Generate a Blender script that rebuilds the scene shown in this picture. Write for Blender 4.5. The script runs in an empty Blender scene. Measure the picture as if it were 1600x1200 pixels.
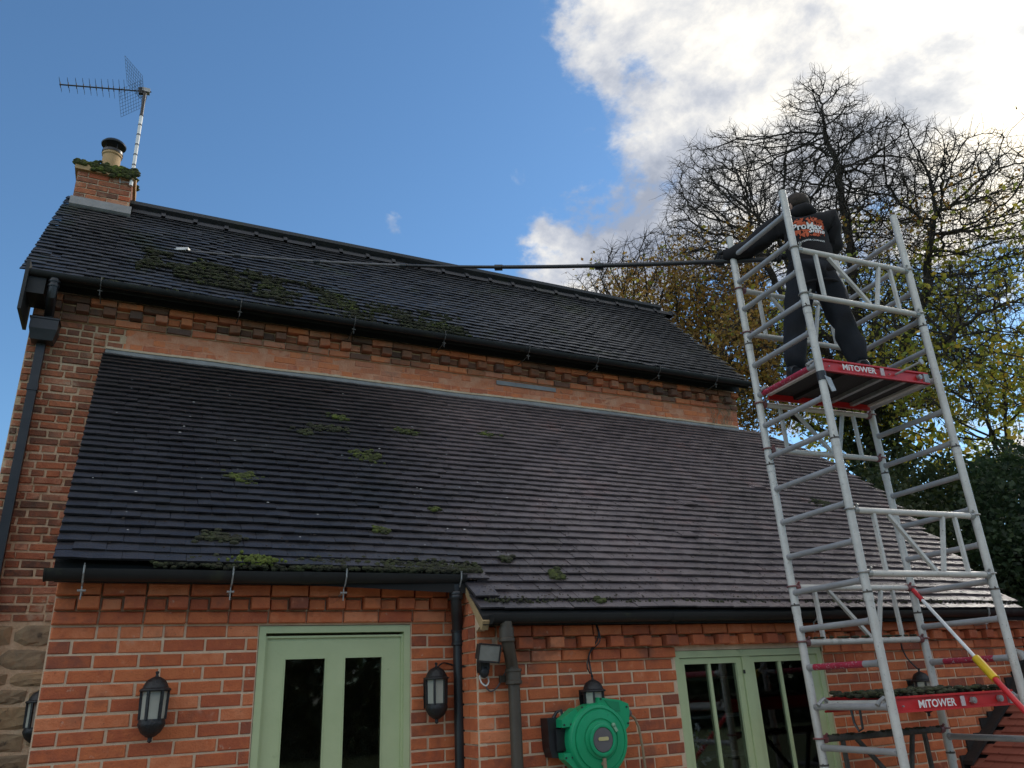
import bpy, bmesh, math, random
import numpy as np
from mathutils import Vector, Matrix, noise
from mathutils.bvhtree import BVHTree
random.seed(7); rng = np.random.default_rng(7)
R = math.radians
S = bpy.context.scene
COL = S.collection

# ---------------------------------------------------------------- camera
cam = bpy.data.cameras.new('camera'); cam.sensor_width = 36; cam.lens = 27.02
cam.clip_start = 0.05; cam.clip_end = 2000
camo = bpy.data.objects.new('camera', cam); COL.objects.link(camo)
M = Matrix(((0.902599, -0.120859, -0.413168), (-0.428090, -0.353039, -0.831927), (-0.045319, 0.927770, -0.370391)))
camo.matrix_world = Matrix.Translation((0, 0, 1.65)) @ M.to_4x4()
S.camera = camo

# ---------------------------------------------------------------- sky, sun, exposure
SUN_AZ, SUN_EL = R(72), R(33)
sund = Vector((math.sin(SUN_AZ) * math.cos(SUN_EL), math.cos(SUN_AZ) * math.cos(SUN_EL), math.sin(SUN_EL)))
W = bpy.data.worlds.new('World'); S.world = W; W.use_nodes = True
nt = W.node_tree; nt.nodes.clear()
def nd(t, ty, **k):
    n = t.nodes.new(ty)
    for a, b in k.items():
        if a.startswith('i_'): n.inputs[a[2:].replace('_', ' ')].default_value = b
        else: setattr(n, a, b)
    return n
def lk(t, a, b): t.links.new(a, b)
def mathn(t, op, a, b=None, c=None, clamp=False):
    n = t.nodes.new('ShaderNodeMath'); n.operation = op; n.use_clamp = clamp
    for i, x in enumerate((a, b, c)):
        if x is None: continue
        if isinstance(x, (int, float)): n.inputs[i].default_value = x
        else: t.links.new(x, n.inputs[i])
    return n.outputs[0]
def mixc(t, f, a, b, blend='MIX'):
    n = t.nodes.new('ShaderNodeMix'); n.data_type = 'RGBA'; n.blend_type = blend
    for s, x in ((0, f), (6, a), (7, b)):
        if isinstance(x, (int, float)): n.inputs[s].default_value = x
        elif isinstance(x, tuple): n.inputs[s].default_value = (*x, 1) if len(x) == 3 else x
        else: t.links.new(x, n.inputs[s])
    return n.outputs[2]
def ramp(t, f, stops, interp='LINEAR'):
    n = t.nodes.new('ShaderNodeValToRGB'); n.color_ramp.interpolation = interp
    e = n.color_ramp.elements
    while len(e) < len(stops): e.new(0.5)
    for x, (p, c) in zip(e, stops): x.position = p; x.color = (*c, 1) if len(c) == 3 else c
    t.links.new(f, n.inputs[0]); return n.outputs[0]
def smooth(t, v, lo, hi, a=0.0, b=1.0):
    n = t.nodes.new('ShaderNodeMapRange'); n.interpolation_type = 'SMOOTHSTEP'
    n.inputs[1].default_value = lo; n.inputs[2].default_value = hi; n.inputs[3].default_value = a; n.inputs[4].default_value = b
    t.links.new(v, n.inputs[0]); return n.outputs[0]

SKY_STRENGTH = 0.051
sky = nd(nt, 'ShaderNodeTexSky', sky_type='NISHITA', sun_disc=False, sun_elevation=SUN_EL, sun_rotation=SUN_AZ)
sky.air_density = 1.0; sky.dust_density = 0.15; sky.ozone_density = 3.0
tc = nd(nt, 'ShaderNodeTexCoord')
sep = nd(nt, 'ShaderNodeSeparateXYZ'); lk(nt, tc.outputs['Generated'], sep.inputs[0])
den = mathn(nt, 'ADD', mathn(nt, 'MAXIMUM', sep.outputs[2], 0.0), 0.28)
px_ = mathn(nt, 'DIVIDE', sep.outputs[0], den); py_ = mathn(nt, 'DIVIDE', sep.outputs[1], den)
comb = nd(nt, 'ShaderNodeCombineXYZ'); lk(nt, px_, comb.inputs[0]); lk(nt, py_, comb.inputs[1])
def cl_noise(scale, det, rough, off, dist=0.0):
    m = nd(nt, 'ShaderNodeVectorMath', operation='ADD'); lk(nt, comb.outputs[0], m.inputs[0]); m.inputs[1].default_value = off
    n = nd(nt, 'ShaderNodeTexNoise'); n.inputs['Scale'].default_value = scale; n.inputs['Detail'].default_value = det
    n.inputs['Roughness'].default_value = rough; n.inputs['Distortion'].default_value = dist
    lk(nt, m.outputs[0], n.inputs['Vector']); return n.outputs[0]
def dirdot(v):
    d = nd(nt, 'ShaderNodeVectorMath', operation='DOT_PRODUCT'); lk(nt, tc.outputs['Generated'], d.inputs[0])
    d.inputs[1].default_value = Vector(v).normalized(); return d.outputs['Value']
def nd_comb(v):
    c = nd(nt, 'ShaderNodeCombineXYZ'); [lk(nt, v, c.inputs[i]) for i in range(3)]; return c.outputs[0]
ca, ce = R(-16), R(42)
clear = dirdot((math.sin(ca) * math.cos(ce), math.cos(ca) * math.cos(ce), math.sin(ce)))     # the blue gap in the clouds
bias = smooth(nt, clear, 0.70, 0.975, 0.085, -0.54)
low = smooth(nt, sep.outputs[2], 0.27, 0.56, -0.16, 0.03)
n1 = cl_noise(3.3, 12, 0.60, (3.1, 1.7, 0.4), 0.12)
cov = mathn(nt, 'ADD', mathn(nt, 'ADD', n1, bias), low)
cov = smooth(nt, cov, 0.475, 0.565)
puffn = cl_noise(16, 6, 0.6, (1.3, 8.1, 3.0), 0.3)
for d_, r_ in (((.2425, .7962, .5543), .99955), ((.3735, .7062, .6015), .99965), ((.4462, .6804, .5812), .9998)):   # three tiny separate puffs
    k_ = smooth(nt, dirdot(d_), r_, .99999, -.5, .12)
    cov = mathn(nt, 'MAXIMUM', cov, smooth(nt, mathn(nt, 'ADD', puffn, k_), .54, .80, 0, .45))
n2 = cl_noise(4.2, 10, 0.60, (7.3, 4.1, 2.0), 0.15)
sund_dot = dirdot(sund)
glow = mathn(nt, 'POWER', mathn(nt, 'MAXIMUM', sund_dot, 0.0), 26)
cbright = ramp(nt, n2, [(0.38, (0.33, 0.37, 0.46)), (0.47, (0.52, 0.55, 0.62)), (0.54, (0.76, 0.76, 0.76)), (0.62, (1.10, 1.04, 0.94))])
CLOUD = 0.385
front = smooth(nt, sund_dot, -0.7, 0.5, 2.35, 1.0)          # sunlit clouds behind the camera, brightened further to light the facade
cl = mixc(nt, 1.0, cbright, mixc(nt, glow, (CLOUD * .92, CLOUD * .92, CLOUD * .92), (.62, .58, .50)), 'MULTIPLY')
skc = mixc(nt, 1.0, sky.outputs[0], (SKY_STRENGTH * .73, SKY_STRENGTH * .93, SKY_STRENGTH * 1.0), 'MULTIPLY')   # camera white balance
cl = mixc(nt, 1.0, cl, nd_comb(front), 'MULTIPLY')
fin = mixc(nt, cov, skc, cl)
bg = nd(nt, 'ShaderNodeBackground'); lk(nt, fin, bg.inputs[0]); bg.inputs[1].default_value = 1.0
wo = nd(nt, 'ShaderNodeOutputWorld'); lk(nt, bg.outputs[0], wo.inputs[0])

sl = bpy.data.lights.new('sun', 'SUN'); sl.energy = 0.8; sl.angle = R(12); sl.color = (1, .94, .85)
so = bpy.data.objects.new('sun', sl); COL.objects.link(so); so.rotation_euler = sund.to_track_quat('Z', 'Y').to_euler()
S.view_settings.view_transform = 'Standard'; S.view_settings.look = 'None'
S.view_settings.exposure = 1.65; S.view_settings.gamma = 1; S.view_settings.use_curve_mapping = False
try: S.cycles.max_bounces = 8; S.cycles.transparent_max_bounces = 16
except Exception: pass

# ---------------------------------------------------------------- helpers
class MB:
    def __init__(s): s.v = []; s.f = []
    def add(s, vs, fs):
        n = len(s.v); s.v += [tuple(v) for v in vs]; s.f += [tuple(i + n for i in f) for f in fs]
    def box(s, x0, x1, y0, y1, z0, z1):
        s.add([(x0,y0,z0),(x1,y0,z0),(x1,y1,z0),(x0,y1,z0),(x0,y0,z1),(x1,y0,z1),(x1,y1,z1),(x0,y1,z1)],
              [(0,3,2,1),(4,5,6,7),(0,1,5,4),(1,2,6,5),(2,3,7,6),(3,0,4,7)])
    def bar(s, p, q, w, h, up=(0,0,1)):
        p = Vector(p); q = Vector(q); d = (q - p).normalized(); a = d.cross(Vector(up))
        if a.length < 1e-4: a = d.cross(Vector((1,0,0)))
        a.normalize(); b = a.cross(d); vs = []
        for c in (p, q):
            for i, j in ((-1,-1),(1,-1),(1,1),(-1,1)): vs.append(c + a * w/2 * i + b * h/2 * j)
        s.add(vs, [(0,3,2,1),(4,5,6,7),(0,1,5,4),(1,2,6,5),(2,3,7,6),(3,0,4,7)])
    def tube(s, p, q, r, n=10, r2=None, cap=True):
        s.path([p, q], [r, r if r2 is None else r2], n, cap)
    def path(s, pts, r, n=8, cap=True, close=False):
        pts = [Vector(p) for p in pts]; m = len(pts)
        if not isinstance(r, (list, tuple)): r = [r] * m
        vs = []; a = None
        for i, p in enumerate(pts):
            d = (pts[min(i+1, m-1)] - pts[max(i-1, 0)])
            if d.length < 1e-9: d = Vector((0,0,1))
            d.normalize()
            if a is None:
                a = d.cross(Vector((0,0,1)))
                if a.length < 1e-3: a = d.cross(Vector((1,0,0)))
            else: a = a - d * a.dot(d)
            a.normalize(); b = d.cross(a)
            for k in range(n):
                t = 2 * math.pi * k / n; vs.append(p + (a * math.cos(t) + b * math.sin(t)) * r[i])
        fs = [(i*n+k, i*n+(k+1)%n, (i+1)*n+(k+1)%n, (i+1)*n+k) for i in range(m-1) for k in range(n)]
        if cap: fs += [tuple(range(n))[::-1], tuple((m-1)*n + k for k in range(n))]
        s.add(vs, fs)
    def lathe(s, c, prof, n=20, axis='z', a0=0.0, a1=2*math.pi, cap=True):
        c = Vector(c); vs = []; full = abs(a1 - a0 - 2*math.pi) < 1e-6; k = n if full else n + 1
        for r, h in prof:
            for i in range(k):
                t = a0 + (a1 - a0) * i / n; x, y = r * math.cos(t), r * math.sin(t)
                vs.append(c + (Vector((x, y, h)) if axis == 'z' else Vector((x, -h, y)) if axis == 'y' else Vector((h, x, y))))
        fs = []
        for j in range(len(prof) - 1):
            for i in range(n if full else n):
                i2 = (i + 1) % k
                fs.append((j*k+i, j*k+i2, (j+1)*k+i2, (j+1)*k+i))
        if cap and full: fs += [tuple(range(k))[::-1], tuple((len(prof)-1)*k + i for i in range(k))]
        s.add(vs, fs)
    def prism(s, pts, y0, y1):                       # outline in x,z extruded along y
        n = len(pts); s.add([(x, y0, z) for x, z in pts] + [(x, y1, z) for x, z in pts],
              [tuple(range(n)), tuple(range(2*n-1, n-1, -1))] + [(i, n+i, n+(i+1)%n, (i+1)%n) for i in range(n)])
    def prism_x(s, pts, x0, x1):                     # outline in y,z extruded along x
        n = len(pts); s.add([(x0, y, z) for y, z in pts] + [(x1, y, z) for y, z in pts],
              [tuple(range(n)), tuple(range(2*n-1, n-1, -1))] + [(i, n+i, n+(i+1)%n, (i+1)%n) for i in range(n)])
    def ball(s, c, r, n=8, m=6, sc=(1,1,1)):
        c = Vector(c); vs = []; fs = []
        for i in range(1, m):
            for k in range(n):
                th = math.pi*i/m; ph = 2*math.pi*k/n
                vs.append(c + Vector((math.sin(th)*math.cos(ph)*sc[0], math.sin(th)*math.sin(ph)*sc[1], math.cos(th)*sc[2])) * r)
        vs += [c + Vector((0,0,r*sc[2])), c - Vector((0,0,r*sc[2]))]; t, b = len(vs)-2, len(vs)-1
        for i in range(m-2):
            for k in range(n): fs.append((i*n+k, (i+1)*n+k, (i+1)*n+(k+1)%n, i*n+(k+1)%n))
        for k in range(n): fs += [(t, k, (k+1)%n), (b, (m-2)*n+(k+1)%n, (m-2)*n+k)]
        s.add(vs, fs)
    def mesh(s, name, mat=None, smooth=False, fixn=True):
        me = bpy.data.meshes.new(name); me.from_pydata(s.v, [], s.f); 
        if fixn:
            bm = bmesh.new(); bm.from_mesh(me); bmesh.ops.recalc_face_normals(bm, faces=bm.faces); bm.to_mesh(me); bm.free()
        if mat: me.materials.append(mat)
        if smooth:
            me.polygons.foreach_set('use_smooth', [True] * len(me.polygons))
            try: me.set_sharp_from_angle(angle=R(40))
            except Exception: pass
        return me
    def build(s, name, mat, parent=None, origin=(0,0,0), smooth=False, fixn=True):
        if any(origin): s.v = [(a-origin[0], b-origin[1], c-origin[2]) for a, b, c in s.v]
        return place(name, s.mesh(name, mat, smooth, fixn), parent, origin)
WO = {}
def place(name, me, parent, origin=(0,0,0), scale=None, rot=None):
    o = bpy.data.objects.new(name, me); COL.objects.link(o)
    pw = Vector(WO[parent.as_pointer()]) if parent else Vector((0,0,0))
    o.location = Vector(origin) - pw; WO[o.as_pointer()] = Vector(origin)
    if parent: o.parent = parent
    if scale: o.scale = scale
    if rot: o.rotation_euler = rot
    return o
def thing(name, label, cat, loc=(0,0,0), group=None):
    o = place(name, None, None, loc); o.empty_display_size = .2
    o['label'] = label; o['category'] = cat
    if group: o['group'] = group
    return o
def tag(o, label, cat, group=None):
    o['label'] = label; o['category'] = cat
    if group: o['group'] = group
    return o
def kind(o, k): o['kind'] = k; return o
def copy_tree(src, loc, label, group=None, scale=None):
    r = src.copy(); COL.objects.link(r); r.location = loc; r['label'] = label
    if group: r['group'] = group
    if scale: r.scale = (scale,)*3
    for ch in src.children:
        c = ch.copy(); COL.objects.link(c); c.parent = r
        for g in ch.children:
            d = g.copy(); COL.objects.link(d); d.parent = c
    return r
def seen(x, y, z):
    v = M.transposed() @ (Vector((x, y, z)) - Vector((0,0,1.65)))
    if v.z > -0.1: return None
    return (800 + 1200.8 * v.x / -v.z, 600 - 1200.8 * v.y / -v.z, -v.z)
def fbm(x, y, z=0.0): return noise.noise(Vector((x, y, z)))

# ---------------------------------------------------------------- materials
def mat(name, cols, scale=8, rough=.7, metal=0, bump=.2, bscale=60, vary='none', det=5, spots=None, coat=0, spec=.5, rvar=0.0, extra=None):
    m = bpy.data.materials.new(name); m.use_nodes = True; t = m.node_tree; b = t.nodes['Principled BSDF']
    g = nd(t, 'ShaderNodeNewGeometry'); oi = nd(t, 'ShaderNodeObjectInfo')
    n = nd(t, 'ShaderNodeTexNoise'); n.inputs['Scale'].default_value = scale; n.inputs['Detail'].default_value = det; n.inputs['Roughness'].default_value = .65
    lk(t, g.outputs['Position'], n.inputs['Vector'])
    f = n.outputs[0]
    rnd = oi.outputs['Random'] if vary == 'object' else g.outputs['Random Per Island'] if vary == 'island' else None
    k = len(cols)
    if rnd is not None:
        f = mathn(t, 'ADD', mathn(t, 'MULTIPLY', mathn(t, 'SUBTRACT', n.outputs[0], .5), .55), rnd, clamp=True)
        c = ramp(t, f, [(i / max(k-1, 1), cc) for i, cc in enumerate(cols)])
    else:
        c = ramp(t, f, [(.32 + .36 * i / max(k-1, 1), cc) for i, cc in enumerate(cols)]) if k > 1 else None
        if c is None:
            cc = cols[0]; c = ramp(t, f, [(.3, tuple(x*.82 for x in cc)), (.7, tuple(min(1, x*1.15) for x in cc))])
    if spots:
        for sc, lo, hi, sc_col, amt in spots:
            s = nd(t, 'ShaderNodeTexNoise'); s.inputs['Scale'].default_value = sc; s.inputs['Detail'].default_value = 4; s.inputs['Roughness'].default_value = .6
            lk(t, g.outputs['Position'], s.inputs['Vector'])
            c = mixc(t, mathn(t, 'MULTIPLY', smooth(t, s.outputs[0], lo, hi), amt), c, sc_col)
    if extra: c = extra(t, g, c, rnd)
    lk(t, c, b.inputs['Base Color'])
    b.inputs['Metallic'].default_value = metal; b.inputs['Specular IOR Level'].default_value = spec
    if rvar: lk(t, smooth(t, n.outputs[0], .3, .7, rough - rvar, rough + rvar), b.inputs['Roughness'])
    else: b.inputs['Roughness'].default_value = rough
    if coat: b.inputs['Coat Weight'].default_value = coat; b.inputs['Coat Roughness'].default_value = .15
    if bump:
        n2 = nd(t, 'ShaderNodeTexNoise'); n2.inputs['Scale'].default_value = bscale; n2.inputs['Detail'].default_value = 4
        lk(t, g.outputs['Position'], n2.inputs['Vector'])
        bp = nd(t, 'ShaderNodeBump'); bp.inputs['Strength'].default_value = bump; bp.inputs['Distance'].default_value = .01
        lk(t, n2.outputs[0], bp.inputs['Height']); lk(t, bp.outputs[0], b.inputs['Normal'])
    return m
NB = [(.27,.078,.042), (.50,.125,.044), (.60,.170,.058), (.42,.100,.041), (.56,.145,.050), (.70,.240,.105)]
OB = [(.13,.065,.043), (.40,.13,.058), (.21,.090,.056), (.48,.16,.072), (.32,.10,.050), (.56,.26,.15)]
BB = [(.58,.175,.080), (.70,.22,.085), (.58,.20,.10), (.76,.24,.090), (.48,.15,.078), (.66,.26,.14)]
newspots = [(3, .56, .74, (.20,.075,.045), .75), (22, .66, .72, (.62,.40,.28), .5), (7, .64, .74, (.58,.30,.19), .55), (45, .62, .75, (.14,.05,.03), .5)]
oldspots = [(4, .58, .70, (.52,.36,.24), .75), (2.2, .52, .66, (.10,.065,.045), .6), (14, .62, .70, (.10,.06,.04), .6)]
def vo(nm, cols, **k): return {'object': mat(nm, cols, vary='object', **k), 'island': mat(nm + '_joined', cols, vary='island', **k)}
M_nb = vo('new_brick', NB, scale=14, rough=.85, bump=.5, bscale=90, spots=newspots)
M_ob = vo('old_brick', OB, scale=10, rough=.9, bump=.8, bscale=50, spots=oldspots)
M_bb = vo('band_brick', BB, scale=9, rough=.9, bump=.6, bscale=60, spots=[(3, .52, .66, (.42,.22,.14), .7), (14, .62, .72, (.14,.08,.05), .5)])
M_db = vo('weathered_brick', [(.16,.09,.065), (.28,.12,.07), (.42,.15,.07), (.22,.12,.08), (.50,.18,.08)], scale=6, rough=.9, bump=.7, spots=[(3, .5, .62, (.09,.065,.05), .5)])
M_mort = mat('mortar', [(.60,.44,.29), (.74,.57,.39)], scale=12, rough=.95, bump=.6, bscale=120)
M_mold = mat('old_mortar', [(.50,.34,.20), (.74,.55,.36)], scale=7, rough=.95, bump=.9, bscale=60)
M_mband = mat('band_mortar', [(.60,.20,.09), (.70,.36,.22)], scale=6, rough=.95, bump=.7, bscale=60)
M_stone = vo('sandstone', [(.30,.20,.11), (.44,.30,.16), (.25,.19,.12), (.52,.36,.20)], scale=7, rough=.95, bump=1.0, bscale=25, spots=[(12, .6, .7, (.07,.055,.04), .8)])
def tile_extra(t, g, c, rnd):
    sp = nd(t, 'ShaderNodeSeparateXYZ'); lk(t, g.outputs['Position'], sp.inputs[0])
    wide = nd(t, 'ShaderNodeTexNoise'); wide.inputs['Scale'].default_value = .9; wide.inputs['Detail'].default_value = 3; lk(t, g.outputs['Position'], wide.inputs['Vector'])
    f = smooth(t, mathn(t, 'ADD', sp.outputs[0], mathn(t, 'MULTIPLY', mathn(t, 'SUBTRACT', wide.outputs[0], .5), 2.5)), 1.2, 3.6)
    c = mixc(t, mathn(t, 'MULTIPLY', f, .75), c, mixc(t, rnd, (.160,.128,.132), (.240,.190,.188)))  # purplish brown tiles to the right, paled further to paint in the sky sheen
    w2 = nd(t, 'ShaderNodeTexNoise'); w2.inputs['Scale'].default_value = 2.1; w2.inputs['Detail'].default_value = 5; w2.inputs['Roughness'].default_value = .7; lk(t, g.outputs['Position'], w2.inputs['Vector'])
    c = mixc(t, mathn(t, 'MULTIPLY', smooth(t, w2.outputs[0], .55, .70), mathn(t, 'MULTIPLY', f, .6)), c, (.26, .165, .155))
    c = mixc(t, mathn(t, 'MULTIPLY', smooth(t, w2.outputs[0], .46, .34), .25), c, (.030, .030, .022))
    s = nd(t, 'ShaderNodeTexNoise'); s.inputs['Scale'].default_value = 38; s.inputs['Detail'].default_value = 3; lk(t, g.outputs['Position'], s.inputs['Vector'])
    return mixc(t, smooth(t, s.outputs[0], .66, .70), c, (.022,.020,.016))
TL = [(.026,.024,.026), (.033,.031,.034), (.028,.027,.028), (.038,.036,.039), (.032,.029,.031)]
M_tl = vo('clay_tile', TL, scale=9, rough=.37, rvar=.07, bump=.45, bscale=60, spec=.5, extra=tile_extra)
TU = [(.026,.026,.029), (.036,.036,.040), (.030,.030,.033), (.047,.047,.049)]
M_tu = vo('upper_tile', TU, scale=9, rough=.44, rvar=.12, bump=.4, bscale=60, spec=.45, spots=[(1.6, .56, .68, (.035,.042,.022), .7)])
M_under = mat('roof_underlay', [(.015,.014,.013)], rough=.95, bump=0)
M_lead = mat('lead', [(.22,.215,.21), (.33,.325,.315)], scale=5, rough=.6, bump=.3, bscale=30)
M_blk = mat('black_plastic', [(.010,.010,.011), (.022,.022,.024)], scale=6, rough=.38, bump=.08, bscale=30)
M_gut = mat('gutter_black', [(.007,.008,.008), (.014,.015,.015)], scale=4, rough=.6, bump=.15, bscale=25, spots=[(6, .6, .72, (.035,.040,.020), .6)])
M_brn = mat('brown_pipe_paint', [(.055,.042,.030), (.085,.068,.048)], scale=5, rough=.5, bump=.15)
M_galv = mat('galvanised', [(.30,.30,.29), (.45,.45,.43)], scale=20, rough=.45, metal=.6, bump=.1)
M_dgalv = mat('dull_iron', [(.05,.05,.048), (.12,.11,.10)], scale=20, rough=.7, bump=.1)
M_green = mat('sage_paint', [(.45,.52,.28), (.51,.575,.32)], scale=3, rough=.42, bump=.08, bscale=40, spots=[(9, .68, .76, (.15,.21,.11), .4)])
M_dark = mat('dark_room', [(.012,.010,.009)], rough=.9, bump=0)
M_lant = mat('lantern_black', [(.008,.008,.009), (.018,.018,.018)], scale=18, rough=.5, bump=.5, bscale=80, spots=[(20, .62, .7, (.09,.085,.075), .4)])
M_bulb = mat('bulb_white', [(.62,.61,.56)], rough=.4, bump=0)
M_frost = mat('frosted_glass', [(.36,.36,.32), (.46,.46,.41)], scale=10, rough=.25, bump=.1, bscale=60)
M_alu = mat('aluminium', [(.50,.475,.43), (.66,.63,.57)], scale=6, rough=.5, metal=.1, bump=.15, bscale=60, spots=[(70, .64, .70, (.12,.10,.08), .75), (7, .62, .75, (.30,.27,.22), .6)])
M_rung = mat('rung_aluminium', [(.34,.335,.33), (.46,.45,.44)], scale=6, rough=.42, metal=.3, bump=.1, bscale=60, spots=[(50, .67, .72, (.10,.09,.08), .6)])
M_red = mat('red_paint', [(.50,.018,.022), (.62,.030,.032)], scale=6, rough=.38, bump=.05, spots=[(40, .67, .73, (.16,.02,.02), .6)])
M_stick = mat('red_sticker', [(.30,.012,.035), (.42,.03,.06)], scale=18, rough=.5, bump=.05, spots=[(60, .60, .64, (.5,.42,.42), .9)])
M_ply = mat('dark_plywood', [(.013,.011,.010), (.026,.022,.019)], scale=5, rough=.7, bump=.3)
M_white = mat('white_print', [(.78,.77,.74)], rough=.55, bump=0)
M_yel = mat('yellow_plastic', [(.72,.46,.015)], rough=.4, bump=.05)
M_reel = mat('green_plastic', [(.006,.29,.115), (.010,.36,.15)], scale=4, rough=.42, bump=.06, bscale=60, spots=[(30, .68, .75, (.01,.12,.06), .5)])
M_grey = mat('grey_plastic', [(.12,.11,.11)], rough=.5, bump=.05)
M_hose = mat('hose_beige', [(.30,.22,.13)], rough=.6, bump=.1)
M_cream = mat('cream_plate', [(.50,.44,.20)], rough=.5, bump=0)
M_pot = mat('buff_terracotta', [(.42,.26,.12), (.52,.34,.17)], scale=5, rough=.8, bump=.2)
M_moss = mat('moss', [(.030,.032,.014), (.060,.068,.018), (.13,.16,.022)], scale=16, rough=.95, bump=1.0, bscale=70)
M_mossd = mat('dark_moss', [(.022,.020,.013), (.040,.040,.018), (.055,.065,.020)], scale=14, rough=.95, bump=1.0, bscale=70)
M_mossg = mat('bright_moss', [(.07,.085,.016), (.14,.17,.024)], scale=30, rough=.95, bump=1.0, bscale=90)
M_deb = mat('leaf_debris', [(.020,.014,.010), (.045,.030,.018)], scale=20, rough=.95, bump=.3)
M_tclay = vo('red_clay_tile', [(.20,.055,.035), (.30,.085,.05), (.24,.065,.04)], scale=10, rough=.8, bump=.5)
M_bark = mat('bark', [(.020,.016,.013), (.050,.040,.030)], scale=5, rough=.95, bump=.8, bscale=15, spots=[(3, .55, .7, (.045,.050,.025), .6)])
M_concrete = mat('patio', [(.22,.20,.17), (.30,.27,.23)], scale=2, rough=.9, bump=.3)
M_grass = mat('lawn', [(.045,.065,.02), (.07,.09,.03)], scale=2, rough=.95, bump=.5)

def glass_mat(name, tint=(.05,.055,.05), mixf=.80):
    m = bpy.data.materials.new(name); m.use_nodes = True; t = m.node_tree; t.nodes.clear()
    tr = nd(t, 'ShaderNodeBsdfTransparent'); tr.inputs[0].default_value = (*tint, 1)
    gl = nd(t, 'ShaderNodeBsdfGlossy'); gl.inputs['Roughness'].default_value = .03; gl.inputs[0].default_value = (.9, .9, .9, 1)
    fr = nd(t, 'ShaderNodeFresnel'); fr.inputs[0].default_value = 1.5
    mx = nd(t, 'ShaderNodeMixShader'); lk(t, fr.outputs[0], mx.inputs[0]); lk(t, tr.outputs[0], mx.inputs[1]); lk(t, gl.outputs[0], mx.inputs[2])
    o = nd(t, 'ShaderNodeOutputMaterial'); lk(t, mx.outputs[0], o.inputs[0]); return m
M_glass = glass_mat('window_glass', (.75,.78,.76))
def leaf_mat(name, cols):
    m = bpy.data.materials.new(name); m.use_nodes = True; t = m.node_tree; b = t.nodes['Principled BSDF']
    g = nd(t, 'ShaderNodeNewGeometry')
    c = ramp(t, g.outputs['Random Per Island'], [(i / (len(cols)-1), cc) for i, cc in enumerate(cols)])
    lk(t, c, b.inputs['Base Color']); b.inputs['Roughness'].default_value = .6
    tl = nd(t, 'ShaderNodeBsdfTranslucent'); lk(t, c, tl.inputs[0])
    mx = nd(t, 'ShaderNodeMixShader'); mx.inputs[0].default_value = .45
    o = t.nodes['Material Output']; lk(t, b.outputs[0], mx.inputs[1]); lk(t, tl.outputs[0], mx.inputs[2]); lk(t, mx.outputs[0], o.inputs[0])
    return m
M_lbrown = leaf_mat('brown_leaf', [(.20,.10,.03), (.42,.21,.045), (.30,.20,.045), (.52,.32,.06), (.18,.11,.04)])
M_lyel = leaf_mat('yellow_leaf', [(.16,.20,.035), (.34,.35,.045), (.55,.45,.05), (.20,.26,.04), (.60,.38,.045)])
M_ldark = leaf_mat('dark_leaf', [(.016,.032,.014), (.038,.070,.026), (.024,.045,.017), (.07,.11,.04)])
M_livy = leaf_mat('ivy_leaf', [(.022,.036,.014), (.045,.065,.022), (.08,.095,.03), (.03,.05,.018)])

# ---------------------------------------------------------------- brick and tile makers
def brick_variants(n, depth=.09, rough=.004, seed=1, wob=1.0):
    r = random.Random(seed); out = []
    for _ in range(n):
        j = lambda a: r.uniform(-a, a)*wob
        cx, cz = .020 + r.uniform(0, .012), .06 + r.uniform(0, .03)
        o = [(-.5+j(.008), .003, -.5+j(.02)), (.5+j(.008), .003, -.5+j(.02)), (.5+j(.008), .003, .5+j(.02)), (-.5+j(.008), .003, .5+j(.02))]
        i = [(-.5+cx+j(.01), -rough+j(.001), -.5+cz+j(.02)), (.5-cx+j(.01), -rough+j(.001), -.5+cz+j(.02)), (.5-cx+j(.01), -rough+j(.001), .5-cz+j(.02)), (-.5+cx+j(.01), -rough+j(.001), .5-cz+j(.02))]
        b = [(-.5, depth, -.5), (.5, depth, -.5), (.5, depth, .5), (-.5, depth, .5)]
        f = [(8,11,10,9), (4,5,6,7)] + [(k, (k+1)%4, 4+(k+1)%4, 4+k) for k in range(4)] + [(8+k, 8+(k+1)%4, (k+1)%4, k) for k in range(4)]
        out.append((o + i + b, f))
    return out
BV = brick_variants(7); BVO = brick_variants(9, rough=.005, seed=5, wob=2.6)
meshcache = {}
def vmesh(variants, i, m, nm):
    key = (id(variants), i, m.name)
    if key not in meshcache:
        mb = MB(); mb.add(*variants[i]); meshcache[key] = mb.mesh(nm, m)
    return meshcache[key]
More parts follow.
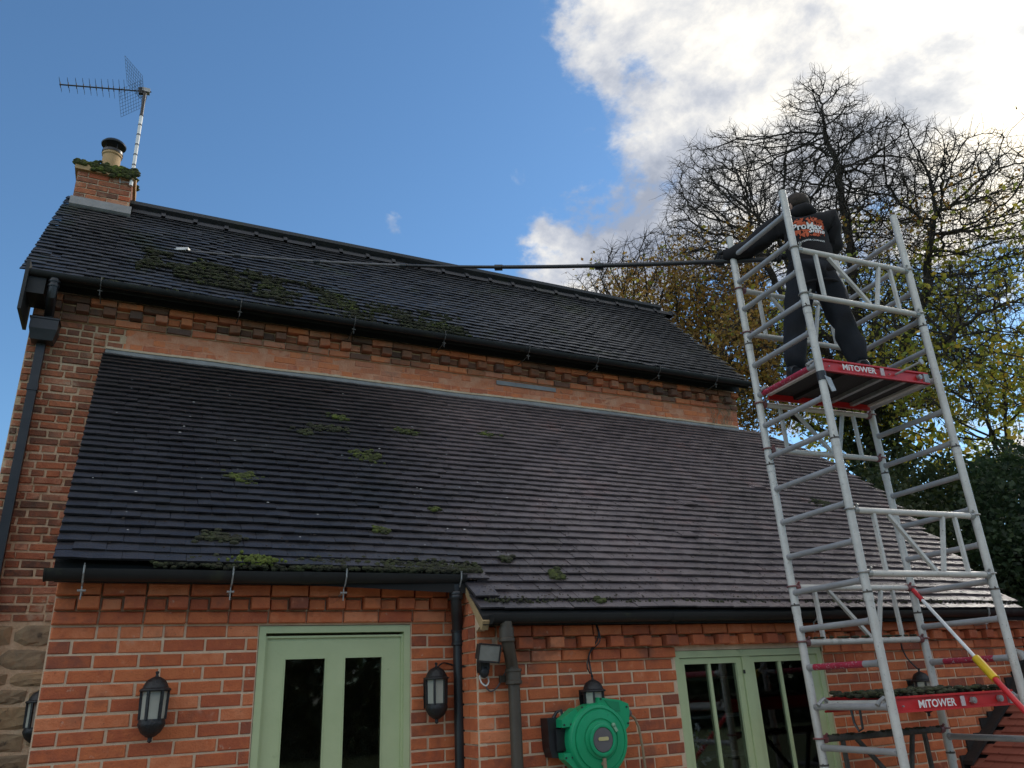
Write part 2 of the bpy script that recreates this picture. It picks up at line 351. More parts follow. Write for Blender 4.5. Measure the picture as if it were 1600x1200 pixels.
class Layer:                                        # collects brick-like pieces, the largest in view become objects, the rest one joined part
    def __init__(s): s.sp = []
    def piece(s, x, y, z, sx, sz, mats, parent, name='brick', var=BV, rot=0.0, sy=1.0, vi=None):
        s.sp.append((x, y, z, sx, sz, mats, parent, name, var, rot, sy, random.randrange(len(var)) if vi is None else vi))
    def flush(s, limit):
        def key(q):
            v = seen(q[0], q[1], q[2])
            if v is None or not (-25 < v[0] < 1625 and -25 < v[1] < 1225): return 0
            return q[3] * q[4] / v[2] ** 2
        by = {}
        for q in s.sp: by.setdefault(q[7], []).append(q)
        for nm, L in by.items():
            L.sort(key=key, reverse=True)
            cnt = 0; rest = {}
            for q in L:
                x, y, z, sx, sz, mats, par, nm, var, rot, sy, vi = q
                if cnt < limit and key(q) > 0:
                    place(nm, vmesh(var, vi, mats['object'], nm), par, (x, y, z), (sx, sy, sz), (rot * .3, rot, 0)); cnt += 1
                else: rest.setdefault((par.as_pointer(), mats['island'].name), [par, mats['island'], []])[2].append(q)
            for par, m, Q in rest.values():
                mb = MB()
                for x, y, z, sx, sz, mats, _, _, var, rot, sy, vi in Q:
                    vs, fs = var[vi]; c, si = math.cos(rot), math.sin(rot)
                    mb.add([(x + (a*sx)*c + (d*sz)*si, y + b*sy, z - (a*sx)*si + (d*sz)*c) for a, b, d in vs], fs)
                kind(mb.build(nm, m, par), 'stuff')
def courses(L, par, y, x0, x1, z0, z1, h, ln, mats, openings=(), jit=.0015, headp=0.0, var=BV, joint=.0125, first=0, x0f=None, ragged=0.0, deep=0.0):
    nrow = int(round((z1 - z0) / h))
    for k in range(nrow):
        zc = z1 - (k + .5) * h; x = x0; a0 = x0f(zc) if x0f else x0
        seg = [(a0, x1)]
        for ox0, ox1, oz0, oz1 in openings:
            if oz0 < zc < oz1:
                ns = []
                for a, b in seg:
                    if ox1 <= a or ox0 >= b: ns.append((a, b)); continue
                    if ox0 > a: ns.append((a, ox0))
                    if ox1 < b: ns.append((ox1, b))
                seg = ns
        for a, b in seg:
            x = a - (ln/2 if (k + first) % 2 else 0.0) - random.random()*ragged
            pend = 0
            while x < b - .02:
                w = ln
                if pend: w = ln / 2; pend = 0
                elif random.random() < headp: w = ln / 2; pend = 1
                p, q = max(x, a), min(x + w, b); 
                if q - p > .03:
                    L.piece((p+q)/2 + random.uniform(-jit, jit), y + random.uniform(-jit, jit)*1.2 + random.uniform(0, deep), zc + random.uniform(-jit, jit), q - p - joint, h - joint, mats, par, rot=random.uniform(-jit, jit)*2.5, var=var)
                x += w

# ================================================================ GROUND
g = MB(); g.add([(-300,-300,0),(300,-300,0),(300,300,0),(-300,300,0)], [(0,1,2,3)])
kind(g.build('ground', M_grass), 'structure')
g = MB(); g.add([(-3,-3,.004),(9,-3,.004),(9,4.9,.004),(-3,4.9,.004)], [(0,1,2,3)])
kind(g.build('patio', M_concrete), 'structure')

# ================================================================ MAIN HOUSE
YM = 7.5; XM0, XM1 = -1.13, 7.10
T48 = math.tan(R(48)); EY, EZ = 7.19, 5.297        # lower roof edge line of the upper roof
YR = 8.90; ZR = EZ + (YR - EY) * T48
YB = YR + (YR - YM)
house = thing('brick_house', 'old two storey red brick house with dark tiled roof and chimney behind the lean-to', 'house', (3, 8.9, 0))
hw = MB()
hw.box(XM0, XM1, YM + .008, YB, 0, 5.03)
main_wall = hw.build('main_wall', M_mold, house)
gb = MB()
for xx in (XM0 + .004, XM1 - .104):
    gb = MB(); gb.prism_x([(YM + .06, 4.9), (YB - .06, 4.9), (YR, ZR - .14)], xx, xx + .1); gb.build('gable_wall', M_ob['island'], house)
LH = Layer()
hC = .0705
# flush brickwork: left strip beside the lean-to and the smeared orange band above it
courses(LH, main_wall, YM, XM0, -.36, 2.34, 2.34 + 38*hC, hC, .225, M_ob, headp=.3, jit=.004, var=BVO, joint=.017, ragged=.10)
bm_ = MB(); bm_.box(-.34, XM1 - .002, YM + .0015, YM + .02, 4.62, 5.03); bm_.build('smeared_mortar', M_mband, main_wall)
courses(LH, main_wall, YM, -.36, XM1, 5.019 - 5*hC, 5.019, hC, .225, M_bb, headp=.3, jit=.0025, var=BVO, joint=.006, ragged=.11, deep=.0085)
# corbelled cornice under the gutter
cor = MB(); cor.prism_x([(YM - .012, 5.022), (YM + .3, 5.022), (YM + .3, 5.88), (YM - .012, 5.56)], XM0, XM1); cornice = cor.build('cornice', M_mold, house)
x = XM0
while x < XM1 - .03:
    w = min(.225, XM1 - x)
    LH.piece(x + w/2, YM - .032, 5.058, w - .008, .062, M_bb if random.random() < .6 else M_db, cornice, 'corbel_brick', BVO, random.uniform(-.006,.006))
    LH.piece(x + w/2, YM - .085, 5.225, w - .006, .064, M_db if random.random() < .45 else M_bb, cornice, 'oversailing_brick', BVO, random.uniform(-.004,.004))
    x += w
x = XM0; k = 0
while x < XM1 - .06:
    mm = M_db if fbm(x*1.1, 3.3) > -.12 else M_bb
    LH.piece(x + .056, YM - (.092 if k % 2 else .030) , 5.140, .104, .078 if k % 2 else .066, mm, cornice, 'dentil_brick', BVO, random.uniform(-.01,.01), 1.3)
    x += .1125; k += 1
# rubble stone base at lower left
sv = []
for i in range(6):
    r = random.Random(i+40); mb = MB(); n = 9
    ring = [(.5*math.cos(2*math.pi*a/n)*(1+r.uniform(-.12,.12)), .5*math.sin(2*math.pi*a/n)*(1+r.uniform(-.12,.12))) for a in range(n)]
    def sq(u, v, s):  # squarish ring
        m = max(abs(u), abs(v)); return (u/m*.5*s*.99 + u*.02, v/m*.5*s*.97 + v*.03)
    vs = [(sq(u,v,1)[0], .06, sq(u,v,1)[1]) for u, v in ring] + [(sq(u,v,.95)[0], .004+r.uniform(-.006,.006), sq(u,v,.90)[1]) for u, v in ring] + [(sq(u,v,.62)[0], -.008+r.uniform(-.008,.008), sq(u,v,.6)[1]) for u, v in ring] + [(0, -.010, 0)]
    fs = [(j, (j+1)%n, n+(j+1)%n, n+j) for j in range(n)] + [(n+j, n+(j+1)%n, 2*n+(j+1)%n, 2*n+j) for j in range(n)] + [(2*n+j, 2*n+(j+1)%n, 3*n) for j in range(n)] + [tuple(range(n))[::-1]]
    sv.append((vs, fs))
z = 2.33
while z > .9:
    h = random.uniform(.11, .19); x = XM0 - random.uniform(0,.1)
    while x < -.30:
        w = random.uniform(.22, .42); a, b = max(x, XM0), min(x + w, -.28)
        if b - a > .06: LH.piece((a+b)/2, YM, z - h/2, b-a-.012, h-.012, M_stone, main_wall, 'stone', sv, random.uniform(-.03,.03))
        x += w
    z -= h
LH.flush(300)
# iron tie plate on the band, short painted strip
p_ = MB(); p_.box(3.52, 4.30, YM - .016, YM - .004, 4.955, 5.005); p_.build('metal_plate', M_lead, house)

def tile_variants(L, w, th, lift_tail, lift_head, seed):
    r = random.Random(seed); out = []
    for _ in range(6):
        cam_ = r.uniform(.000, .003); xs = [-w/2, 0, w/2]; vs = []
        for (t, zb) in ((0, lift_tail), (L, lift_head)):
            for i, x in enumerate(xs):
                zz = zb + (cam_ if i == 1 else 0) + (r.uniform(-.0012, .0012) if t == 0 else 0); ty = t + (r.uniform(-.0015,.0015) if t == 0 else 0)
                vs.append((x, ty, zz)); vs.append((x, ty + (.002 if t == 0 else 0), zz - th))
        # indices: tail 0..5 (top,bot per x), head 6..11
        fs = []
        for a in (0, 2):
            fs += [(a, a+2, 6+a+2, 6+a), (a+1, 6+a+1, 6+a+3, a+3), (a, a+1, a+3, a+2), (6+a, 6+a+2, 6+a+3, 6+a+1)]
        fs += [(0, 6, 7, 1), (4, 5, 11, 10)]
        out.append((vs, fs))
    return out
class Roof:
    def __init__(s, ey, ez, theta): s.ey, s.ez, s.th = ey, ez, theta; s.sp = []
    def pt(s, x, v, n=0.0): return (x, s.ey + v*math.cos(s.th) - n*math.sin(s.th), s.ez + v*math.sin(s.th) + n*math.cos(s.th))
    def tile(s, x, v, n, rz, rx): s.sp.append((x, v, n, rz, rx))
    def lay(s, parent, variants, mats, limit, name='roof_tile'):
        def key(q):
            p = s.pt(q[0], q[1]); v = seen(*p)
            return 0 if v is None or not (-20 < v[0] < 1620 and -20 < v[1] < 1220) else 1 / v[2]
        L = sorted(s.sp, key=key, reverse=True); mb = MB()
        Bx = Vector((1,0,0)); Bv = Vector((0, math.cos(s.th), math.sin(s.th))); Bn = Vector((0, -math.sin(s.th), math.cos(s.th)))
        base = Matrix((Bx, Bv, Bn)).transposed()
        for i, q in enumerate(L):
            x, v, n, rz, rx = q[:5]; vi = random.randrange(len(variants)); vs, fs = variants[vi]
            mt = base @ Matrix.Rotation(rz, 3, 'Z') @ Matrix.Rotation(rx, 3, 'X')
            if i < limit:
                o = place(name, vmesh(variants, vi, mats['object'], name), parent, s.pt(x, v, n)); o.rotation_euler = mt.to_euler()
            else:
                p = Vector(s.pt(x, v, n)); mb.add([p + mt @ Vector(a) for a in vs], fs)
        if mb.v: kind(mb.build(name, mats['island'], parent, fixn=False), 'stuff')

# upper roof
th48 = R(48)
up = Roof(EY, EZ, th48)
Lup = (YR - EY) / math.cos(th48)
ub = MB()
ub.prism_x([(EY+.03, EZ+.01), (YR, ZR-.01), (YR, ZR-.06), (EY+.03, EZ-.05)], XM0-.02, XM1+.01)
ub.prism_x([(YR, ZR-.01), (2*YR-EY, EZ), (2*YR-EY, EZ-.05), (YR, ZR-.06)], XM0-.02, XM1+.01)
roof_up = ub.build('upper_roof', M_under, house)
TVU = tile_variants(.19, .163, .012, .036, .006, 3)
G = .1
for k in range(int(Lup / G) + 1):
    v = k * G - .01; x = XM0 - .035 + (.0825 if k % 2 else 0)
    if k % 2: up.tile(x - .0825 + .0, v, 0.001, 0, 0)
    xr = XM1 + .02
    while x < xr + .02:
        sag = .018 * fbm(x*.55, v*.9, 2.0) + .008 * fbm(x*2.3, v*2.1, 5.0) - .03 * math.sin(max(0, min(1, (x+1)/8.2)) * math.pi) * (v / Lup)
        slip = -.03 if random.random() < .006 else 0
        up.tile(x + random.uniform(-.001,.001), v + .010*fbm(x*.8, v*.5, 9.) + random.uniform(-.0025,.0025) + slip, sag + random.uniform(-.002,.002), random.gauss(0,.010), random.gauss(0,.008))
        x += .165
up.lay(roof_up, TVU, M_tu, 300)
# back slope, seen only from the side
bk = MB()
for k in range(int(Lup / G) + 1):
    yy = 2*YR - EY - k*G*math.cos(th48); zz = EZ + k*G*math.sin(th48)
    bk.prism_x([(yy+.0, zz+.03), (yy-.12, zz+.03+.115), (yy-.12, zz+.10), (yy, zz+.012)], XM0-.02, XM1+.03)
kind(bk.build('back_tiles', M_tu['island'], roof_up), 'stuff')
# ridge tiles
x = -.55; i = 0
while x < XM1 + .05:
    w = .36; mb = MB(); sagz = -.012 + -.03 * math.sin(max(0, min(1, (x+1)/8.2)) * math.pi) + random.uniform(-.006,.006)
    prof = [(-.10, -.085), (-.08, -.035), (-.045, .0), (0, .012), (.045, .0), (.08, -.035), (.10, -.085)]
    prof2 = [(a*1.06, b + .020) for a, b in prof]
    def strip(pr, xa, xb):
        n = len(pr); vs = [(xa, YR + a, ZR + .045 + b + sagz) for a, b in pr] + [(xb, YR + a, ZR + .045 + b + sagz) for a, b in pr]
        mb.add(vs, [(j, j+1, n+j+1, n+j) for j in range(n-1)] + [tuple(range(n)), tuple(range(2*n-1, n-1, -1))])
    strip(prof, x + .002, x + w - .04); strip(prof2, x + w - .045, x + w + .004)
    mb.build('ridge_tile', M_tu['object'], roof_up, (x, YR, ZR)); x += w; i += 1
# chimney
chim = MB(); CX0, CX1, CY0, CY1 = -1.165, -.585, 8.72, 9.18; CZ0, CZ1 = 6.6, 7.50
chim.box(CX0+.006, CX1-.006, CY0+.006, CY1-.006, CZ0, CZ1); chimney = chim.build('chimney', M_mort, house)
LC = Layer(); k = 0; z = CZ1
while z > 7.02:
    off = 0 if k % 2 else -.11; x = CX0 + off
    while x < CX1 - .02:
        a, b = max(x, CX0), min(x + .225, CX1)
        if b - a > .03: LC.piece((a+b)/2, CY0, z - .0375, b-a-.010, .065, M_nb if random.random() < .2 else M_ob, chimney, 'brick', BVO, random.uniform(-.004,.004))
        x += .225
    z -= .075; k += 1
LC.flush(300)
sb = MB()
k = 0; z = CZ1
while z > 6.9:
    y = CY0 + (.0 if k % 2 else -.11)
    while y < CY1 - .02:
        a, b = max(y, CY0 + .004), min(y + .225, CY1)
        if b - a > .03:
            sb.box(CX1 - .02, CX1, a + .005, b - .005, z - .07, z - .005); sb.box(CX0, CX0 + .02, a + .005, b - .005, z - .07, z - .005)
        y += .225
    z -= .075; k += 1
kind(sb.build('side_brick', M_ob['island'], chimney), 'stuff')
cp = MB(); cp.prism_x([(CY0-.04, CZ1), (CY1+.04, CZ1), (CY1+.04, CZ1+.075), (CY1-.02, CZ1+.12), (CY0+.02, CZ1+.12), (CY0-.04, CZ1+.075)], CX0-.03, CX1+.03)
cp.build('capping', M_pot, chimney)
fl = MB(); fl.prism_x([(CY0-.045, 7.02), (CY0-.012, 7.14), (CY0-.002, 7.14), (CY0-.002, 6.98)], CX0-.02, CX1+.03); fl.build('lead_flashing', M_lead, chimney)
mo = MB()
for i in range(420):
    a = random.random(); x = CX0 - .035 + a*(CX1-CX0+.07); y = CY0 - .045 + random.random()**2 * .45; z = CZ1 + .065 + .05*random.random() + min(.045, (y-CY0+.045)*.4)
    if random.random() < .4 and a > .3: z -= random.uniform(0, .09); y = CY0 - .045
    mo.ball((x, y, z), random.uniform(.014, .034), 6, 4, (1.3, 1, .7))
kind(mo.build('cap_moss', M_moss, chimney), 'stuff')
pt = MB(); pc = (-.872, 8.98, 0)
pt.lathe(pc, [(.105, 7.60), (.10, 7.95), (.112, 7.96), (.112, 8.0), (.10, 8.01), (.085, 8.02)], 24); pt.build('chimney_pot', M_pot, chimney, smooth=True)
pt = MB(); pt.lathe(pc, [(.118, 7.99), (.118, 8.025), (.10, 8.03)], 24)
for a in range(4):
    t = a*math.pi/2 + .5; pt.bar((pc[0]+.09*math.cos(t), pc[1]+.09*math.sin(t), 8.0), (pc[0]+.09*math.cos(t), pc[1]+.09*math.sin(t), 8.13), .015, .006)
pt.lathe(pc, [(.138, 8.115), (.142, 8.13), (.12, 8.16), (.05, 8.185), (.002, 8.19)], 24)
pt.build('chimney_cowl', M_blk, chimney, smooth=True)
# gutter, hopper and downpipe of the house
def gutter(par, xa, xb, yc, zc, r, mat_, dz=0.0, n=40, name='gutter'):
    mb = MB(); prof = []
    for i in range(9):
        t = math.pi + math.pi * i / 8; prof.append((math.cos(t)*r, math.sin(t)*r))
    inner = [(a*.92, b*.92) for a, b in prof][::-1]; pr = prof + inner; m = len(pr)
    vs = []
    for i in range(n+1):
        x = xa + (xb-xa)*i/n; w = .004*fbm(x*1.3, 1.7)
        vs += [(x, yc + a, zc + b + w + dz*(x-xa)/(xb-xa)) for a, b in pr]
    fs = [(i*m+j, i*m+(j+1)%m, (i+1)*m+(j+1)%m, (i+1)*m+j) for i in range(n) for j in range(m)] + [tuple(range(m)), tuple(n*m + j for j in range(m))[::-1]]
    mb.add(vs, fs)
    for xe in (xa, xb):    # stop ends
        mb.lathe((xe, yc, zc + (dz if xe == xb else 0)), [(.001, -.004), (r*1.05, -.004), (r*1.05, .004), (.001, .004)], 12, 'x', math.pi, 2*math.pi)
    x = xa + 1.35
    while x < xb - .3:   # union brackets
        rr = r*1.06; mb.lathe((x, yc, zc + dz*(x-xa)/(xb-xa)), [(rr, -.03), (rr*1.02, 0), (rr, .03)], 12, 'x', math.pi, 2*math.pi, False); x += 1.8
    return mb.build(name, mat_, par, smooth=True)
ym = EY - .035; zm = EZ + .010
gm = gutter(house, XM0 - .06, XM1 + .02, ym, zm, .049, M_gut, 0.0)
def brackets(par, xs, yc, zf, r, yw, bm=None):
    for x in xs:
        mb = MB(); z = zf(x)
        pts = [(x, yc + .055, z + .015)] + [(x, yc + math.cos(t)*(r+.004), z + math.sin(t)*(r+.004)) for t in [math.pi*(1 + i/7) for i in range(8)]][::-1]
        mb.path([(x, yc - r - .006, z + .018), (x, yc - r - .004, z - .02), (x, yc - .03, z - r - .006), (x, yc, z - r - .02)], .005, 5)
        mb.bar((x, yc - r - .006, z + .03), (x, yc - r*.95, z - .028), .016, .004, (1,0,0))
        mb.path([(x, yc, z - r - .02), (x, yc + .005, z - r - .09)], .004, 5)
        mb.path([(x, yc, z - r - .045), (x, yw, z - r - .05)], .005, 5)
        mb.tube((x-.02, yc, z - r - .045), (x+.02, yc, z - r - .045), .006, 6)
        mb.build('gutter_bracket', bm or M_galv, par)
brackets(house, [-.6, .62, 1.75, 2.75, 3.78, 4.7, 5.6, 6.5], ym, lambda x: zm, .049, YM - .06, M_dgalv)
fz = MB(); fz.box(XM0, XM1, YM-.118, YM-.103, 5.262, 5.44); fz.build('dark_eaves_strip', M_gut, house)  # black strip stands in for the shadow between gutter and top brick row
bx = MB(); bx.box(XM0-.062, XM0-.034, EY-.10, YM+.05, 4.90, EZ+.08); bx.box(XM0-.034, XM0+.10, EY-.03, YM-.02, 5.10, EZ+.02)
bx.build('bargeboard', M_gut, house)
dp = MB()
dp.path([(-.965, ym, zm-.05), (-.965, ym, zm-.15), (-.965, ym+.01, zm-.21), (-.985, YM-.13, zm-.30), (-.985, YM-.13, 4.93)], .040, 12)
for z in (zm-.075, zm-.12): dp.lathe((-.965, ym, z), [(.046,-.012),(.049,0),(.046,.012)], 14)
dp.build('swan_neck', M_blk, house, smooth=True)
dp = MB(); c0 = (-1.0, YM-.13)
dp.add([(c0[0]-.11,c0[1]-.075,4.93),(c0[0]+.11,c0[1]-.075,4.93),(c0[0]+.11,c0[1]+.09,4.93),(c0[0]-.11,c0[1]+.09,4.93),
        (c0[0]-.11,c0[1]-.075,4.83),(c0[0]+.11,c0[1]-.075,4.83),(c0[0]+.11,c0[1]+.09,4.83),(c0[0]-.11,c0[1]+.09,4.83),
        (c0[0]-.085,c0[1]-.05,4.73),(c0[0]+.085,c0[1]-.05,4.73),(c0[0]+.085,c0[1]+.07,4.73),(c0[0]-.085,c0[1]+.07,4.73)],
       [(0,1,2,3),(0,4,5,1),(1,5,6,2),(2,6,7,3),(3,7,4,0),(4,8,9,5),(5,9,10,6),(6,10,11,7),(7,11,8,4),(8,11,10,9)])
dp.box(c0[0]-.118, c0[0]+.118, c0[1]-.083, c0[1]+.09, 4.925, 4.94)
dp.build('hopper', M_blk, house)
dp = MB(); dp.box(-1.042, -.972, YM-.10, YM-.03, 0.0, 4.76)
for z in (4.28, 2.6): dp.box(-1.048, -.966, YM-.106, YM-.024, z, z+.06)
dp.build('downpipe', M_blk, house)
# lead apron where the lean-to meets the wall
LEAD = MB()
n = 60
for i in range(n):
    xa = -.50 + (7.08+.50)*i/n; xb = -.50 + (7.08+.50)*(i+1)/n
    def pts(x):
        w = .010*fbm(x*1.4, .5); 
        return [(x, YM-.004, 4.795+w+.012*fbm(x*9,2)), (x, YM-.014, 4.79+w), (x, YM-.016, 4.735+w), (x, YM-.125, 4.640+w+.008*fbm(x*3,7.)), (x, YM-.115, 4.632+w)]
    A, B = pts(xa), pts(xb); m = 5
    LEAD.add(A + B, [(j, j+1, m+j+1, m+j) for j in range(m-1)])
LEAD.build('lead_flashing', M_lead, house)
mf = MB()
for i in range(120):
    x = -.5 + 7.55*i/120; w = .010*fbm(x*1.4, .5)
    mf.box(x, x+.0629, YM-.022-.004*random.random(), YM+.0, 4.788+w, 4.808+w+.012*abs(fbm(x*7, 9)))
kind(mf.build('mortar_fillet', M_mort, house), 'stuff')

# ================================================================ LEAN-TO EXTENSION
YL, YW = 4.946, 4.62; XL0, XS, XW1 = -.375, 1.965, 7.3
TAN = .871; TH = math.atan(TAN)
ext = thing('lean_to_extension', 'single storey orange brick lean-to with wide dark tiled roof and green door and window', 'building', (3, 6, 0))
DO = (.706, 1.645, 0, 2.078); WN = (3.45, 4.84, .80, 1.857)
def wallcore(x0, x1, y0, y1, z0, z1, ops):
    mb = MB(); xs = x0
    for a, b, c, d in sorted(ops):
        mb.box(xs, a, y0, y1, z0, z1)
        if c > z0: mb.box(a, b, y0, y1, z0, c)
        if d < z1: mb.box(a, b, y0, y1, d, z1)
        xs = b
    mb.box(xs, x1, y0, y1, z0, z1); return mb
lw = wallcore(XL0, XS, YL+.004, YL+.25, 0, 2.30, [DO]).build('door_wall', M_mort, ext)
rw = wallcore(XS, XW1, YW+.004, YW+.25, 0, 2.03, [WN]).build('window_wall', M_mort, ext)
sw = MB(); sw.prism_x([(YL+.25, 0), (YM-.01, 0), (YM-.01, 4.5), (YL+.25, 2.45)], XL0, XL0+.2)
sw.prism_x([(YW+.25, 0), (YM-.01, 0), (YM-.01, 4.5), (YW+.25, 2.1)], XW1-.2, XW1)
sw.build('side_wall', M_nb['island'], ext)
rt = MB(); rt.prism_x([(YW+.0, 0), (YL+.008, 0), (YL+.008, 2.42), (YW-.12, 2.05), (YW-.0, 2.0)], XS-.006, XS+.05); ret = rt.build('return_wall', M_mort, ext)
fl_ = MB(); fl_.box(XL0+.2, XW1-.2, YL+.25, YM-.02, -.01, .02); fl_.build('floor', M_dark, ext)
LE = Layer()
z0c = 2.010 - .075*18
courses(LE, lw, YL, XL0, XS-.006, 2.085-.075*19, 2.085, .075, .225, M_nb, [DO], headp=.10)
courses(LE, rw, YW, XS-.006, XW1, 1.81-.075*16, 1.81, .075, .225, M_nb, [WN], headp=.18, first=1)
courses(LE, rw, YW - .002, XS-.006, XS+.13, 1.81, 1.81+.225, .075, .225, M_nb)
def corbelset(par, y, x0, x1, z, gap=None):
    x = x0
    while x < x1 - .03:
        w = min(.225, x1 - x)
        segs = [(x, x + w)]
        if gap: segs = [(a_, b_) for a_, b_ in ((x, min(x + w, gap[0] - .004)), (max(x, gap[1] + .004), x + w)) if b_ - a_ > .03]
        for a_, b_ in segs:
            LE.piece((a_ + b_)/2, y - .024, z + .0375, b_ - a_ - .010, .065, M_nb, par, 'corbel_brick', BV, random.uniform(-.003,.003))
        LE.piece(x + w/2, y - .065, z + .1875, w - .010, .065, M_nb, par, 'oversailing_brick', BV, random.uniform(-.003,.003))
        x += w
    x = x0; k = 0
    while x < x1 - .05:
        LE.piece(x + .056, y - (.080 if k % 2 else .040), z + .1125 + (.003 if k % 2 else -.004), .104 if k % 2 else .096, .068 if k % 2 else .060, M_nb, par, 'dentil_brick', BV, random.uniform(-.005,.005), 1.3)
        x += .1125; k += 1
corbelset(lw, YL, XL0, XS - .02, 2.085)
corbelset(rw, YW, XS + .13, XW1, 1.81, (WN[0], WN[1]))
cb = MB(); cb.box(XL0, XS-.01, YL-.005, YL+.02, 2.10, 2.33); cb.build('cornice_mortar', M_mort, lw)
cb = MB(); cb.box(XS+.13, WN[0], YW-.005, YW+.02, 1.825, 2.05); cb.box(WN[0], WN[1], YW-.003, YW+.02, 1.90, 2.05); cb.box(WN[1], XW1, YW-.005, YW+.02, 1.825, 2.05); cb.build('cornice_mortar', M_mort, rw)
# return face bricks (facing left)
rb = []
for k in range(-5, 13):
    z = 1.81 + .15 - (k+.5)*.075
    parts_ = [(YW+.004, YW+.105), (YW+.115, YL)] if k % 2 else [(YW+.004, YW+.215), (YW+.225, YL)]
    ymin = 4.80 + (z + .075 - 2.374)/TAN
    parts_ = [(max(a, ymin), b) for a, b in parts_ if b - max(a, ymin) > .03]
    for a, b in parts_:
        m_ = MB(); m_.box(-.008, .03, -(b-a)/2+.004, (b-a)/2-.004, -.032, .032)
        m_.build('brick', M_nb['object'], ret).location = Vector((XS-.008+random.uniform(-.001,.001), (a+b)/2, z)) - Vector(WO[ret.as_pointer()])
vg = MB(); vg.prism_x([(YW-.16, 2.050), (YL-.05, 2.435), (YL-.05, 2.405), (YW-.13, 2.0)], XS-.026, XS+.02); vg.build('verge_mortar', mat('verge_render', [(.30,.19,.09), (.42,.30,.15)], scale=9, rough=.9, bump=.5), ext)
LE.flush(300)

# lean-to roof
lo = Roof(4.80, 2.374, TH); Llow = (YM - .03 - 4.80) / math.cos(TH)
def xl(y): return -.405 - .042*(y - 4.80)
def xr(y):
    P = [(4.44, 7.22), (4.88, 7.34), (5.38, 7.60), (6.22, 7.95), (6.86, 8.03), (7.2, 7.75), (7.5, 7.35)]
    for (a, b), (c, d) in zip(P, P[1:]):
        if y <= c: return b + (d-b)*(y-a)/(c-a)
    return P[-1][1]
lb = MB(); NS = 24
ys = [4.47 + (YM - .01 - 4.47)*i/NS for i in range(NS+1)]
def zroof(y): return 2.374 + (y - 4.80)*TAN
vs = []; fs = []
for y in ys:
    a = max(xl(y), XS-.02) if y < 4.80 else xl(y)+.01
    vs += [(a, y, zroof(y)-.004), (xr(y)-.02, y, zroof(y)-.004), (a, y, zroof(y)-.06), (xr(y)-.02, y, zroof(y)-.06)]
for i in range(NS):
    b = 4*i; fs += [(b, b+1, b+5, b+4), (b+2, b+6, b+7, b+3), (b, b+4, b+6, b+2), (b+1, b+3, b+7, b+5)]
fs += [(0, 2, 3, 1), (4*NS, 4*NS+1, 4*NS+3, 4*NS+2)]
lb.add(vs, fs); roof_lo = lb.build('lean_to_roof', M_under, ext)
TVL = tile_variants(.19, .1632, .014, .043, .008, 9)
for k in range(-4, int(Llow/G)+1):
    v = k*G; y = 4.80 + v*math.cos(TH)
    a = xl(y) if k >= 0 else XS - .03; b = xr(y)
    if k % 2: lo.tile(a + .082, v + .014*fbm(a*.55, v*.35, 1.), .003 + .012*fbm(a*.5, v*.8, 4.) + .006*fbm(a*1.9, v*2.2, 8.), 0, 0)
    x = a + .082 + (.0825 if k % 2 else 0)
    while x < b:
        if x > a + .02:
            wv = .012*fbm(x*.5, v*.8, 4.) + .006*fbm(x*1.9, v*2.2, 8.) - .035*math.exp(-((x-2.3)/.9)**2)*max(0, min(1, (1.2-v)/1.2))*.5
            vv = v + .014*fbm(x*.55, v*.35, 1.) + random.uniform(-.0014,.0014) + (.016 if random.random() < .008 else 0)
            # small kick at the eaves
            kick = .018*max(0, (.35 - v)/.35)**2 if k >= 0 and x < XS else 0
            lo.tile(x + random.uniform(-.0012,.0012), vv, wv + kick + random.uniform(-.0012,.0012), random.gauss(0,.006), random.gauss(0,.0035))
        x += .165
for sx_, sv_ in ((5.05, 1.6), (4.62, 1.22), (5.9, 1.75), (4.2, .62)): lo.tile(sx_, sv_ - .035, .012, .05, 0.0)
lo.lay(roof_lo, TVL, M_tl, 300)
# gutters
g1z = 2.352; g1y = 4.80 - .045
gutter(ext, -.425, 1.94, g1y, g1z, .060, M_gut, .012)
brackets(ext, [-.245, .505, 1.155, 1.90], g1y, lambda x: g1z, .060, YL-.07)
g2y, g2z = 4.44, 2.085
gutter(ext, 1.99, 7.6, g2y, g2z, .052, M_gut, .03)
brackets(ext, [4.62, 6.6], g2y, lambda x: g2z + .01, .052, YW-.07)
fb = MB(); fb.box(XL0-.01, XS-.01, YL-.10, YL-.085, 2.302, 2.37); fb.box(XS+.05, XW1, YW-.10, YW-.085, 2.032, 2.09); fb.build('dark_eaves_strip', M_gut, ext)
bp_ = MB()
bp_.path([(1.885, g1y, g1z-.05), (1.885, g1y, 2.19), (1.90, g1y+.03, 2.12), (1.935, YL-.085, 2.03), (1.94, YL-.08, 1.96)], .036, 12)
for z, x, y in ((2.225, 1.885, g1y), (2.245, 1.885, g1y)): bp_.lathe((x, y, z), [(.042,-.014),(.046,-.006),(.046,.006),(.042,.014)], 14)
bp_.lathe((1.94, YL-.08, 1.985), [(.042,-.05),(.047,-.045),(.047,-.03),(.043,-.026),(.043,.03),(.048,.035),(.048,.05)], 14)
bp_.tube((1.94, YL-.08, 1.96), (1.94, YL-.08, 0), .036, 14)
bp_.build('downpipe', M_blk, ext, smooth=True)['label'] = 'black round downpipe'
bq = MB()
bq.path([(2.085, g2y, g2z-.04), (2.085, g2y, 1.955), (2.10, g2y+.01, 1.90), (2.155, YW-.085, 1.81), (2.165, YW-.08, 1.76)], .038, 12)
bq.lathe((2.085, g2y, 1.975), [(.044,-.05),(.050,-.045),(.050,-.03),(.045,-.025),(.045,.035)], 14)
bq.lathe((2.168, YW-.08, 1.735), [(.045,-.05),(.052,-.045),(.052,-.03),(.047,-.026),(.047,.02),(.052,.025),(.052,.04)], 14)
